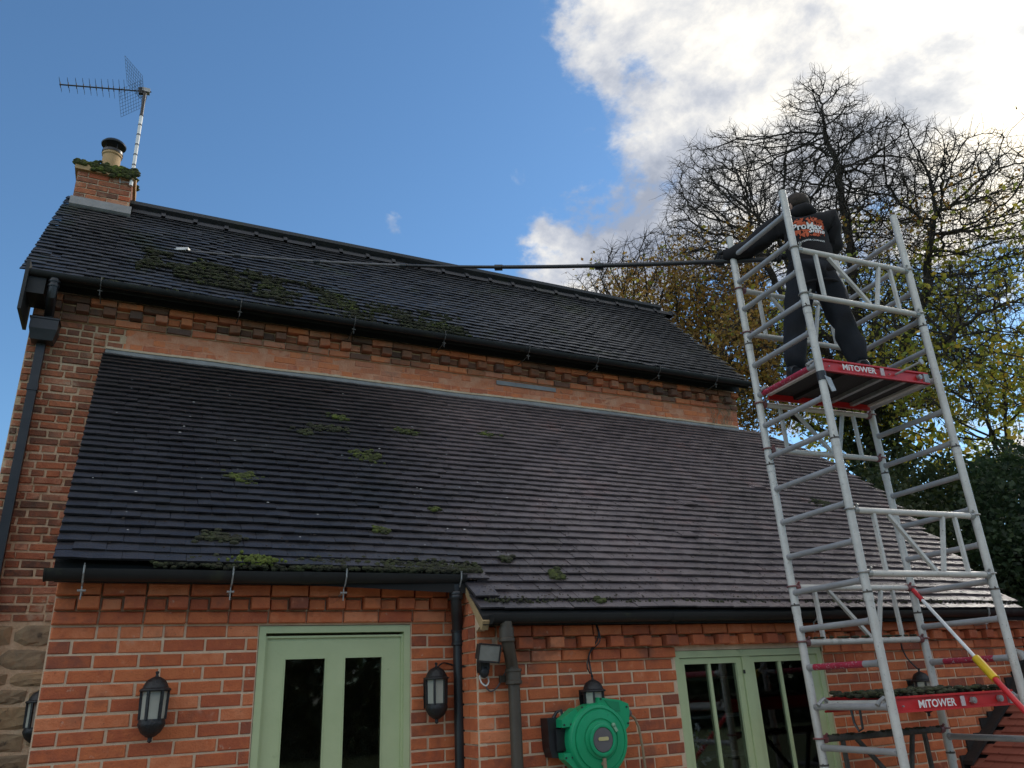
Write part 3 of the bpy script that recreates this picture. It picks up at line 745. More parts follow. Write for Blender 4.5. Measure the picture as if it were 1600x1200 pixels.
bq.box(2.10, 2.236, YW-.03, YW-.01, 1.70, 1.74)
bq.tube((2.168, YW-.08, 1.74), (2.168, YW-.08, 0), .037, 14)
bq.build('downpipe', M_brn, ext, smooth=True)['label'] = 'brown cast iron downpipe'

# green door
door = MB(); y0 = YL + .012
def frame(mb, x0, x1, z0, z1, w, ya, yb, bottom=True):
    mb.box(x0, x0+w, ya, yb, z0, z1); mb.box(x1-w, x1, ya, yb, z0, z1); mb.box(x0+w, x1-w, ya, yb, z1-w, z1)
    if bottom: mb.box(x0+w, x1-w, ya, yb, z0, z0+w)
frame(door, .706+.003, 1.645-.003, .0, 2.074, .040, y0-.006, y0+.10, False)
frame(door, .749, 1.602, .0, 2.018, .012, y0+.010, y0+.10, False)
dr = door.build('door', M_green, ext)
leaf = MB(); ya, yb = y0+.026, y0+.07
LX0, LX1 = .761, 1.590; P = [(.868, 1.118), (1.228, 1.474)]; PT = 1.892
leaf.box(LX0, P[0][0], ya, yb, 0, 2.006); leaf.box(P[0][1], P[1][0], ya, yb, 0, PT); leaf.box(P[1][1], LX1, ya, yb, 0, 2.006)
leaf.box(P[0][0], P[1][1], ya, yb, PT, 2.006)
for a, b in P: leaf.box(a, b, ya, yb, 0, .35)
for a, b in P: frame(leaf, a, b, .35, PT, .007, ya-.004, ya+.012)
leaf.build('door_leaf', M_green, dr)
for a, b in P:
    gp = MB(); gp.box(a+.004, b-.004, ya+.018, ya+.022, .352, PT-.004); gp.build('glass_pane', M_glass, dr)
# green window
wn = MB(); y0 = YW + .018
frame(wn, WN[0]+.003, WN[1]-.003, WN[2], WN[3]-.003, .045, y0-.006, y0+.09)
wn.box(4.055, 4.125, y0-.004, y0+.09, WN[2]+.045, WN[3]-.05)
wn.box(WN[0], WN[1], y0-.06, y0-.006, WN[2]-.03, WN[2])
win = wn.build('window', M_green, ext)
for a, b, bar in ((3.498, 4.052, 3.765), (4.128, 4.792, 4.425)):
    cs = MB(); ya = y0+.008
    t = .045; g0, g1 = a + t, b - t
    if a > 4: g1 = 4.70
    cs.box(a, g0, ya, ya+.045, WN[2]+.048, 1.806); cs.box(g1, b, ya, ya+.045, WN[2]+.048, 1.806); cs.box(g0, g1, ya, ya+.045, 1.766, 1.806); cs.box(g0, g1, ya, ya+.045, WN[2]+.048, WN[2]+.10)
    cs.box(bar-.011, bar+.011, ya+.004, ya+.04, WN[2]+.10, 1.766)
    cs.build('casement', M_green, win)
    for c, d in ((g0, bar-.011), (bar+.011, g1)):
        gp = MB(); gp.box(c-.002, d+.002, ya+.020, ya+.024, WN[2]+.09, 1.77); gp.build('glass_pane', M_glass, win)
hd = MB(); hd.box(4.050, 4.062, y0-.014, y0-.002, 1.69, 1.715); hd.build('window_catch', M_blk, win)
# shelving dimly seen inside the window
shv = thing('shelf_unit', 'dark shelves with a few glasses dimly seen behind the green window', 'shelf', (4.1, 5.3, .6))
for z in (1.66, 1.38, 1.10, .85):
    mb = MB(); mb.box(3.72, 4.55, 5.25, 5.55, z, z+.022); mb.build('shelf', mat('shelf_edge', [(.30,.28,.26)], rough=.6, bump=0) if z == 1.66 else bpy.data.materials['shelf_edge'], shv)
mb = MB(); mb.box(3.66, 3.71, 5.25, 5.55, .5, 1.9); mb.box(4.56, 4.61, 5.25, 5.55, .5, 1.9); mb.build('upright', M_dark, shv)


# ================================================================ WALL LANTERNS
def lantern_proto():
    t = thing('wall_lantern', '', 'lantern', (0,0,0))
    n = 8; cy = -.098
    mb = MB(); mb.lathe((0, cy, 0), [(.006,.176),(.010,.170),(.006,.160),(.009,.150),(.020,.146),(.045,.132),(.058,.112),(.066,.092),(.078,.086),(.080,.080),(.078,.076),(.060,.074)], 16)
    mb.build('lantern_roof', M_lant, t, smooth=True)
    mb = MB(); mb.lathe((0, cy, 0), [(.064,-.062),(.066,-.075),(.070,-.085),(.066,-.098),(.050,-.128),(.022,-.150),(.012,-.152),(.010,-.165),(.013,-.170),(.004,-.178)], 16)
    mb.build('lantern_base', M_lant, t, smooth=True)
    fr = MB()
    for k in range(6):
        a = math.pi/6 + k*math.pi/3 - math.pi/2 ; fr.bar((.068*math.cos(a), cy+.068*math.sin(a), .08), (.064*math.cos(a), cy+.064*math.sin(a), -.066), .013, .013)
    fr.build('lantern_frame', M_lant, t)
    for k in range(6):
        a0 = math.pi/6 + k*math.pi/3 - math.pi/2; a1 = a0 + math.pi/3
        if math.sin((a0+a1)/2) > .6: continue
        mb = MB(); p = [(r_*math.cos(a), cy + r_*math.sin(a)) for a, r_ in ((a0,.062),(a1,.062),(a1,.059),(a0,.059))]
        mb.add([(x, y, -.066) for x, y in p] + [(x, y, .08) for x, y in p], [(0,1,2,3),(4,7,6,5),(0,4,5,1),(1,5,6,2),(2,6,7,3),(3,7,4,0)])
        mb.build('lantern_glass', M_lglass, t)
    mb = MB(); mb.lathe((0, cy, 0), [(.020,-.064),(.020,-.03),(.016,-.028)], 12); mb.build('bulb_holder', M_bulb, t)
    mb = MB(); pts = [(.017*math.cos(i*.7), cy+.017*math.sin(i*.7), -.026 + .0028*i) for i in range(28)]; mb.path(pts, .0055, 6); mb.build('bulb', M_bulb, t, smooth=True)
    mb = MB(); mb.box(-.052,.052,-.012,0,-.09,.09); mb.box(-.045,.045,cy+.045,-.012,.058,.072); mb.box(-.045,.045,cy+.045,-.012,-.075,-.062); mb.build('wall_plate', M_lant, t)
    return t
def lglass():
    m = bpy.data.materials.new('lantern_pane'); m.use_nodes = True; t = m.node_tree; t.nodes.clear()
    tr = nd(t, 'ShaderNodeBsdfTransparent'); tr.inputs[0].default_value = (.92,.92,.88,1)
    df = nd(t, 'ShaderNodeBsdfDiffuse'); df.inputs[0].default_value = (.78,.78,.68,1)
    mx = nd(t, 'ShaderNodeMixShader'); mx.inputs[0].default_value = .34; lk(t, tr.outputs[0], mx.inputs[1]); lk(t, df.outputs[0], mx.inputs[2])
    gl = nd(t, 'ShaderNodeBsdfGlossy'); gl.inputs['Roughness'].default_value = .15
    m2 = nd(t, 'ShaderNodeMixShader'); m2.inputs[0].default_value = .06; lk(t, mx.outputs[0], m2.inputs[1]); lk(t, gl.outputs[0], m2.inputs[2])
    o = nd(t, 'ShaderNodeOutputMaterial'); lk(t, m2.outputs[0], o.inputs[0]); return m
M_lglass = lglass()
L0 = lantern_proto(); GL = 'black carriage lanterns fixed to the brick walls'
L0.location = (.176, YL, 1.660); L0['group'] = GL
L0['label'] = 'black wall lantern on the plain brickwork to the left of the green door'
copy_tree(L0, (1.780, YL, 1.662), 'black wall lantern between the green door and the black downpipe', GL)
copy_tree(L0, (2.715, YW, 1.545), 'black wall lantern half hidden behind the green hose reel', GL)
copy_tree(L0, (5.745, YW, 1.495), 'black wall lantern right of the green window, seen through the scaffold tower', GL)
copy_tree(L0, (-.540, YM, 1.635), 'black wall lantern on the old stonework, partly hidden behind the lean-to corner', GL, 1.25)

# cables
def cable(name, pts, r, label, m=M_blk, sub=6):
    P = [Vector(p) for p in pts]; out = []
    for i in range(len(P)-1):
        p0 = P[max(i-1,0)]; p1 = P[i]; p2 = P[i+1]; p3 = P[min(i+2,len(P)-1)]
        for k in range(sub):
            t = k/sub; out.append(.5*((2*p1) + (p2-p0)*t + (2*p0-5*p1+4*p2-p3)*t*t + (3*p1-p0-3*p2+p3)*t**3))
    out.append(P[-1]); mb = MB(); mb.path(out, r, 6)
    return tag(mb.build(name, m, None, smooth=True), label, 'cable')
cable('cable', [(2.795,YW-.07,2.03),(2.79,YW-.09,1.95),(2.735,YW-.05,1.85),(2.71,YW-.09,1.77),(2.715,YW-.098,1.71)], .0055, 'thin black cable dropping from the gutter to the lantern behind the reel')
cable('cable', [(2.80,YW-.07,2.03),(2.80,YW-.09,1.93),(2.75,YW-.04,1.86),(2.718,YW-.04,1.78),(2.712,YW-.08,1.73)], .004, 'thinner black cable hanging just right of the thicker lantern cable')
cable('cable', [(5.70,YW-.08,1.96),(5.69,YW-.03,1.88),(5.72,YW-.03,1.76),(5.745,YW-.09,1.665)], .006, 'black cable running down the wall into the lantern behind the tower')
cable('cable', [(1.995,YW-.03,1.70),(2.03,YW-.02,1.655),(2.08,YW-.015,1.67),(2.13,YW-.02,1.74),(2.16,YW-.02,1.80)], .0045, 'black cable looping from the floodlight to the brown downpipe', M_grey)
cable('cable', [(1.80,YL-.05,1.80),(1.85,YL-.03,1.835),(1.93,YL-.03,1.82),(1.97,YW-.02,1.78)], .005, 'short black cable from the lantern to the black downpipe')
# floodlight
fl = thing('floodlight', 'small square security floodlight on the brick corner above a motion sensor', 'floodlight', (1.975, YW, 1.80))
mb = MB(); a = Matrix.Rotation(R(-8), 3, 'Y') @ Matrix.Rotation(R(-20), 3, 'X')
def tb(mb, c, sx, sy, sz, rot):
    vs = []; c = Vector(c)
    for k in (-1,1):
        for i, j in ((-1,-1),(1,-1),(1,1),(-1,1)): vs.append(c + rot @ Vector((sx/2*i, sy/2*j, sz/2*k)))
    mb.add(vs, [(0,3,2,1),(4,5,6,7),(0,1,5,4),(1,2,6,5),(2,3,7,6),(3,0,4,7)])
FC = Vector((1.975, YW-.13, 1.872)); a = Matrix.Rotation(R(5), 3, 'Y') @ Matrix.Rotation(R(12), 3, 'X')
tb(mb, FC, .125, .06, .085, a); tb(mb, FC + a @ Vector((0,-.034,.050)), .14, .012, .008, a); tb(mb, FC + a @ Vector((0,-.034,-.050)), .14, .012, .008, a); tb(mb, FC + a @ Vector((-.069,-.034,0)), .008, .012, .1, a); tb(mb, FC + a @ Vector((.069,-.034,0)), .008, .012, .1, a)
mb.build('floodlight_body', M_blk, fl)
mb = MB(); tb(mb, FC + a @ Vector((0,-.0325,0)), .128, .006, .088, a); mb.build('floodlight_glass', mat('dull_lens', [(.17,.17,.15), (.24,.24,.21)], scale=12, rough=.3, bump=.1), fl)
mb = MB(); mb.bar(FC + Vector((0,.03,0)), (1.99, YW-.005, 1.84), .03, .03); mb.box(1.955, 2.02, YW-.05, YW-.008, 1.76, 1.83); mb.build('bracket', M_lant, fl)
mb = MB(); mb.ball((1.975, YW-.075, 1.765), .030, 12, 8, (1,1,1.25)); mb.box(1.945, 2.005, YW-.095, YW-.03, 1.775, 1.83); mb.build('motion_sensor', M_lant, fl, smooth=True)
cable('cable', [(1.955,YW-.05,1.745),(1.957,YW-.07,1.705),(1.985,YW-.075,1.685),(2.01,YW-.06,1.71),(2.012,YW-.03,1.75)], .0048, 'short white loop of cable hanging under the motion sensor', M_bulb)

# ================================================================ HOSE REEL
RC = Vector((2.678, YW-.13, 1.350))
reel = thing('hose_reel', 'round green wall mounted garden hose reel between brown downpipe and green window', 'hose reel', tuple(RC))
def disc(prof, n=48): 
    mb = MB(); mb.lathe(tuple(RC), prof, n, 'y'); return mb
disc([(.001,-.075),(.188,-.075),(.205,-.06),(.207,-.02),(.203,.0),(.207,.02),(.207,.05),(.196,.066),(.180,.070),(.176,.064),(.171,.064),(.167,.073),(.120,.079),(.116,.074),(.110,.074),(.106,.082),(.082,.088),(.001,.088)]).build('drum_case', M_reel, reel, smooth=True)
disc([(.088,.080),(.092,.102),(.084,.106),(.072,.104),(.070,.096)]).build('hub_ring', M_reel, reel, smooth=True)
disc([(.001,.094),(.069,.094),(.069,.099),(.066,.102),(.001,.104)]).build('hub_cover', M_grey, reel, smooth=True)
mb = MB(); pl = []
for i in range(24):
    t = 2*math.pi*i/24; cx_ = .026 if math.cos(t) > 0 else -.026; pl.append((RC.x + cx_ + .010*math.cos(t), RC.z + .006 + .0105*math.sin(t)))
mb.prism(pl, RC.y-.108, RC.y-.103); mb.build('name_plate', M_cream, reel)
def bolt(mb, x, z, y, r=.006): mb.lathe((x, y, z), [(r,0),(r,.004),(.001,.005)], 10, 'y')
ar = MB()
ar.prism([(RC.x-.245, RC.z+.125),(RC.x-.150, RC.z+.185),(RC.x-.10, RC.z+.13),(RC.x-.155, RC.z+.085),(RC.x-.245, RC.z+.080)], RC.y-.045, RC.y+.03)
ar.build('bracket_arm', M_reel, reel)
ar = MB(); ar.prism([(RC.x-.245, RC.z-.060),(RC.x-.155, RC.z-.060),(RC.x-.09, RC.z-.12),(RC.x-.06, RC.z-.215),(RC.x-.15, RC.z-.175),(RC.x-.240, RC.z-.095)], RC.y-.045, RC.y+.03)
ar.build('bracket_arm', M_reel, reel)
ar = MB(); ar.prism([(RC.x+.015, RC.z+.238),(RC.x+.165, RC.z+.218),(RC.x+.232, RC.z+.192),(RC.x+.236, RC.z+.15),(RC.x+.222, RC.z+.065),(RC.x+.165, RC.z+.02),(RC.x+.10, RC.z+.12),(RC.x+.0, RC.z+.19)], RC.y-.058, RC.y+.05)
ar.build('hose_guide_housing', M_reel, reel)
ar = MB(); ar.prism([(RC.x+.055, RC.z+.222),(RC.x+.16, RC.z+.205),(RC.x+.165, RC.z+.15),(RC.x+.12, RC.z+.15)], RC.y-.062, RC.y-.057); ar.build('recessed_panel', mat('green_shadow_plastic', [(.006,.22,.09)], rough=.5, bump=0), reel)
bb = MB()
for x, z in ((-.232,.095),(-.185,.095),(-.232,-.085),(-.19,-.085),(.215,.175),(.215,.08),(.03,.228),(-.10,.185)): bolt(bb, RC.x+x, RC.z+z, RC.y-.045-.014*(x>0))
kind(bb.build('bolt', M_blk, reel), 'stuff')
ps_ = MB(); ps_.lathe((RC.x, RC.y, RC.z-.13), [(.012,.072),(.012,.082),(.004,.084)], 12, 'y')
ps_.bar((RC.x+.004, RC.y-.09, RC.z-.10), (RC.x+.004, RC.y-.09, RC.z-.26), .020, .012, (0,1,0)); ps_.build('lever_slot', M_hose, reel)
kn = MB(); kn.bar((RC.x+.083, RC.y-.088, RC.z+.085), (RC.x+.106, RC.y-.094, RC.z+.040), .018, .012, (0,1,0)); kn.ball((RC.x+.087, RC.y-.092, RC.z+.078), .013, 10, 8); kn.build('lock_knob', mat('pale_green_plastic', [(.25,.45,.28)], rough=.4, bump=0), reel)
wb = MB(); wb.prism([(RC.x-.305, RC.z+.135),(RC.x-.215, RC.z+.135),(RC.x-.205, RC.z-.06),(RC.x-.235, RC.z-.09),(RC.x-.285, RC.z-.085),(RC.x-.300, RC.z-.03)], YW-.10, YW-.008)
wb.box(RC.x-.26, RC.x-.10, YW-.12, YW-.02, RC.z-.05, RC.z+.07)
wb.path([(RC.x-.25, YW-.07, RC.z+.13),(RC.x-.225, YW-.075, RC.z+.165),(RC.x-.195, YW-.08, RC.z+.175),(RC.x-.19, YW-.085, RC.z+.135)], .010, 8)
wb.build('wall_bracket', M_blk, reel)
hs = MB(); hs.ball((RC.x+.262, RC.y+.0, RC.z+.135), .024, 14, 10); hs.build('hose_stop_ball', M_grey, reel, smooth=True)
hs = MB(); pts = [(RC.x+.22, RC.y, RC.z+.140),(RC.x+.262, RC.y, RC.z+.135),(RC.x+.300, RC.y-.01, RC.z+.105),(RC.x+.325, RC.y-.01, RC.z+.05),(RC.x+.345, RC.y, RC.z-.06),(RC.x+.352, RC.y, RC.z-.2),(RC.x+.345, RC.y, RC.z-.5),(RC.x+.33, RC.y, RC.z-.9)]
hs.path(pts, .0085, 8); hs.build('hose', M_hose, reel, smooth=True)

# ================================================================ THINGS IN THE WINDOW
fw = thing('flower_bunch', 'bunch of lilac and white flowers with teal leaves standing inside the left window pane', 'flowers', (3.62, 4.85, .85))
st = MB(); rr = random.Random(3)
heads = []
for i in range(13):
    a = (3.60 + rr.uniform(-.03,.03), 4.79 + rr.uniform(-.03,.03), .85); b = (3.54 + rr.uniform(-.03,.17), 4.76 + rr.uniform(-.03,.04), rr.uniform(1.15,1.44))
    st.path([a, ((a[0]+b[0])/2-.01, (a[1]+b[1])/2, (a[2]+b[2])/2), b], .003, 5); heads.append(b)
st.build('stem', mat('stem_green', [(.12,.17,.05)], rough=.6, bump=0), fw)
def petals(nm, centers, m, size):
    mb = MB()
    for c in centers:
        for k in range(9):
            d = Vector((rr.gauss(0,1), rr.gauss(0,1), rr.gauss(0,1))).normalized(); p = Vector(c) + d*size*rr.uniform(.3,1)
            u_ = d.cross(Vector((rr.random(), rr.random(), rr.random()))).normalized(); v_ = d.cross(u_)
            s_ = size*.75; mb.add([p - u_*s_*.5, p + v_*s_*.45, p + u_*s_*.6 + d*s_*.2, p - v_*s_*.45], [(0,1,2,3)])
    return mb.build(nm, m, fw, fixn=False)
M_lil = leaf_mat('lilac_petal', [(.86,.78,.88), (.93,.90,.94), (.80,.74,.84)])
petals('blossom', heads[:9] + [(3.70, 4.76, 1.13), (3.74, 4.76, 1.15), (3.62, 4.76, 1.12)], M_lil, .030)
petals('leaf', [(3.72,4.77,1.23),(3.77,4.77,1.27),(3.81,4.77,1.32),(3.86,4.77,1.36),(3.68,4.77,1.19)], leaf_mat('teal_leaf', [(.03,.22,.17), (.05,.30,.22)]), .032)
hy = thing('hydrangea_head', 'pale green and cream hydrangea head inside the right window pane', 'flower', (4.60, 4.80, 1.24))
mb = MB()
for i in range(150):
    d = Vector((rr.gauss(0,1), rr.gauss(0,1), rr.gauss(0,1))).normalized(); p = Vector((4.60, 4.745, 1.235)) + Vector((d.x*.075, d.y*.05, d.z*.042))
    u_ = d.cross(Vector((rr.random(), rr.random(), rr.random()))).normalized(); v_ = d.cross(u_)
    mb.add([p - u_*.012, p + v_*.012, p + u_*.012, p - v_*.012], [(0,1,2,3)])
mb.build('flower_head', leaf_mat('cream_petal', [(.66,.70,.50), (.78,.80,.62), (.58,.64,.42)]), hy, fixn=False)
mb = MB(); mb.path([(4.605,4.80,1.21),(4.60,4.81,1.0),(4.60,4.82,.87)], .005, 6); mb.build('stem', bpy.data.materials['stem_green'], hy)
mb = MB(); mb.lathe((4.60,4.84,0), [(.05,.85),(.06,.95),(.04,1.05),(.045,1.08)], 16); vs_ = tag(mb.build('glass_vase', M_grey, None, smooth=True), 'dark vase holding the hydrangea head inside the window', 'vase')

# ================================================================ TV AERIAL
ae = thing('tv_aerial', 'television aerial with mesh reflector on a taped mast strapped to the chimney', 'aerial', (-.60, 8.95, 7.4))
m0, m1 = Vector((-.60, 8.70, 7.42)), Vector((-.625, 8.95-.10, 8.96))
mb = MB(); mb.tube(m0, m0.lerp(m1, .72), .021, 10); mb.build('mast', M_white, ae, smooth=True)
mb = MB(); mb.tube(m0.lerp(m1, .72), m1, .020, 10); mb.build('upper_mast', M_blk, ae, smooth=True)
for k in range(7):
    c = m0.lerp(m1, .10 + .105*k); mb = MB(); d = (m1-m0).normalized(); mb.tube(c - d*.008, c + d*.008, .0235, 10); mb.build('black_tape', M_blk, ae)
mb = MB()
for z in (7.46, 7.56): mb.path([(-.60, 8.70, z), (-.66, 8.69, z-.01), (-.71, 8.705, z-.02)], .007, 6)
mb.path([(-.71,8.708,7.58),(-.735,8.708,7.52),(-.71,8.708,7.43)], .009, 6); mb.build('mast_clamp', M_galv, ae)
b0, b1 = Vector((-.555, 8.86, 8.985)), Vector((-1.545, 8.95, 8.80)); b1 = Vector((-1.56, 8.92, 8.80))
mb = MB(); mb.tube(b0, b1, .009, 8); mb.build('boom', M_blk, ae)
mb = MB(); mb.box(-.66,-.57,8.83,8.90,8.955,9.01); mb.build('boom_bracket', M_galv, ae)
bd = (b1-b0).normalized(); side = Vector((-.08, -1, 0.0)).normalized(); side = (side - bd*side.dot(bd)).normalized(); upv = bd.cross(side)
for k, f in enumerate([.30,.355,.42,.475,.545,.61,.675,.745,.82,.905,.99]):
    c = b0.lerp(b1, f); mb = MB(); L_ = .34 - .010*k
    for s_ in (-1, 1):
        mb.tube(c + upv*.012*s_ - side*L_*.5, c + upv*.012*s_ + side*L_*.5, .0022, 4)
    for q in (-.25,.25): mb.tube(c - upv*.03 + side*q*.05, c + upv*.03 + side*q*.05, .006, 5)
    mb.build('director', M_blk, ae)
c = b0.lerp(b1, .12)
mb = MB(); mb.bar(c - upv*.045, c + upv*.045, .045, .05, bd); mb.build('junction_box', M_blk, ae)
for s_ in (1, -1):
    mb = MB(); dn = (upv*s_*(.80 if s_ > 0 else .55) + bd*(.50 if s_ > 0 else .80)).normalized(); rw_ = .50; hh = .34
    org = c + bd*(-.03) + upv*s_*.03
    for i in range(9): mb.tube(org + side*(-rw_/2 + rw_*i/8), org + side*(-rw_/2 + rw_*i/8) + dn*hh, .0019, 4)
    for j in range(10): mb.tube(org - side*rw_/2 + dn*hh*j/9, org + side*rw_/2 + dn*hh*j/9, .0019, 4)
    mb.build('mesh_reflector', M_blk, ae)
mb = MB(); mb.path([c + Vector((-.05,0,-.03)), c + Vector((.0,0,-.10)), c + Vector((.08,0,-.03)), m1 + Vector((.02,-.01,-.2))], .004, 5); mb.build('coax_lead', M_blk, ae)

# ================================================================ SCAFFOLD TOWER
tw = thing('scaffold_tower', 'tall narrow aluminium access tower with ladder frames standing before the lean-to', 'scaffold tower', (4.8, 3.85, 0))
tA = -.0664; axx = Vector((math.cos(tA), math.sin(tA), 0)); ayy = Vector((-math.sin(tA), math.cos(tA), 0))
PB = Vector((4.213, 3.559, 0)); PA = PB + ayy*.672; PC = PB + axx*1.151; PD = PC + ayy*.672
def tp(b, z): return Vector((b.x - .010*(z-2), b.y - .005*(z-2), z))
PR = .0275; Z0 = 4.956
M_dirtc = mat('dirty_clip', [(.05,.045,.04), (.14,.12,.10)], scale=30, rough=.6, bump=.2)
for b, top, jo in ((PA, 5.15, (4.15,3.15,2.12,1.1)), (PB, 5.16, (4.15,3.15,2.13,1.1)), (PC, 5.17, (4.15,3.17,2.15,1.1)), (PD, 5.16, (4.15,3.148,2.06,1.1))):
    cuts = [0.06] + sorted(jo) + [top]
    for a, c in zip(cuts, cuts[1:]):
        mb = MB(); mb.tube(tp(b, a), tp(b, c - .003), PR, 16)
        if c != top: mb.tube(tp(b, c - .055), tp(b, c - .004), PR*1.09, 16)
        mb.build('post', M_alu, tw, smooth=True)
    for z in jo: 
        mb = MB(); mb.tube(tp(b, z - .006), tp(b, z + .006), PR*1.14, 16); q = tp(b, z); mb.tube(q + Vector((-.03,-.03,0)), q + Vector((-.045,-.035,.01)), .005, 6)
        mb.build('post_clip', M_dirtc, tw)
    mb = MB(); mb.lathe(tuple(tp(b, 0)), [(.06,.0),(.06,.012),(.02,.014),(.02,.06)], 14); mb.build('base_plate', M_galv, tw)
stk = {(0,13),(1,13),(0,5)}
for fi, (p, q) in enumerate(((PA, PB), (PD, PC))):
    for k in range(20):
        z = Z0 - .25*k
        if z < .1: break
        a, b = tp(p, z), tp(q, z); d = (b-a).normalized(); mb = MB(); mb.tube(a + d*PR*.8, b - d*PR*.8, .0205, 12)
        for e, s_ in ((a, 1), (b, -1)): mb.tube(e + d*s_*PR*.8, e + d*s_*(PR+.012), .0245, 12)
        r_ = mb.build('rung', M_rung, tw, smooth=True)
        if (fi, k) in stk:
            f0, f1 = {(0,9):(.06,.72), (0,13):(.12,.78), (1,13):(.20,.80), (0,5):(.10,.85)}[(fi,k)]
            mb = MB(); mb.tube(a.lerp(b, f0), a.lerp(b, f1), .0212, 14, cap=False); mb.build('warning_sticker', M_stick, r_)
            mb = MB(); mb2 = random.Random(k)
            for i in range(10):      # rubbed lettering on the sticker
                f = f0 + (f1-f0)*(.08 + .84*i/10); c = a.lerp(b, f) + Vector((-.0105, -.0190, -.003)).normalized()*.0218
                mb.bar(c, c + d*.020*mb2.uniform(.5,1.1), .0012, .010*mb2.uniform(.4,1), (0,0,1))
            mb.build('sticker_print', M_white, r_)
def guard(p, q, zt, zb, dark=False, nm='guardrail_frame', m=None):
    m = m or M_alu
    f = place(nm, None, tw, tuple(tp(p, zt)))
    off = (ayy if p is PA else -ayy) * -.0
    for z in (zt, zb):
        a, b = tp(p, z), tp(q, z); d = (b-a).normalized(); mb = MB(); mb.tube(a + d*(PR+.005), b - d*(PR+.005), .0215, 12); mb.build('rail', m, f, smooth=True)
        for e, s_ in ((a,1),(b,-1)):
            mb = MB(); c = e + d*s_*(PR+.012); mb.tube(c - d*.018, c + d*.018, .027, 10)
            mb.path([e + Vector((math.cos(t)*(PR+.008), math.sin(t)*(PR+.008), .006)) for t in np.linspace(0, 5.2, 12)], .006, 5); mb.tube(c + Vector((0,-.02,.02)), c + Vector((0,-.035,.035)), .008, 6)
            mb.build('rail_hook', M_stickr if p is PA else M_galv, f)
    W_ = tp(q, zt) - tp(p, zt)
    def P(f_, z): return tp(p, z) + (tp(q, z) - tp(p, z))*f_
    for f0, f1 in ((.17,.17), (.28,.56), (.72,.62), (.82,.82)):
        mb = MB(); mb.bar(P(f0, zt - .018), P(f1, zb + .018), .024, .024, (0,1,0)); mb.build('strut', m, f)
M_stickr = mat('red_collar', [(.22,.03,.035), (.20,.13,.12)], rough=.5, bump=.05)
guard(PB, PC, 4.642, 4.252); guard(PA, PD, 4.645, 4.245)
guard(PB, PC, 2.656, 2.247); guard(PA, PD, 3.638, 3.268); guard(PA, PD, 2.245, 1.870)
M_dirty = mat('dirty_tube', [(.045,.042,.038), (.12,.11,.09)], scale=12, rough=.8, bump=.4)
guard(PA, PD, 1.255, .88, m=M_dirty)
guard(PB, PC, .80, .42)
# stabiliser
s0, s1 = Vector((5.315, 4.10, 2.225)), Vector((5.00, 3.22, 1.245)); s0 = tp(PD, 2.225) + Vector((-.03,-.03,0)); 
sd = Vector((5.055, 3.30, 1.39)); s1 = s0 + (sd - s0)*1.7
stf = place('stabiliser', None, tw, tuple(s0))
def seg(f0, f1, r, m, nm):
    mb = MB(); mb.tube(s0 + (s1-s0)*f0, s0 + (s1-s0)*f1, r, 14); return mb.build(nm, m, stf, smooth=True)
seg(.0, .06, .0165, M_red, 'red_end'); seg(.06, .36, .0125, M_white, 'inner_tube'); seg(.36, .455, .027, M_yel, 'yellow_grip'); seg(.455, 1.0, .0185, M_red, 'outer_tube')
mb = MB(); mb.bar(s0 + (s1-s0)*.38 + Vector((.02,0,.012)), s0 + (s1-s0)*.45 + Vector((.02,0,.012)), .02, .02); mb.build('lock_button', M_red, stf)

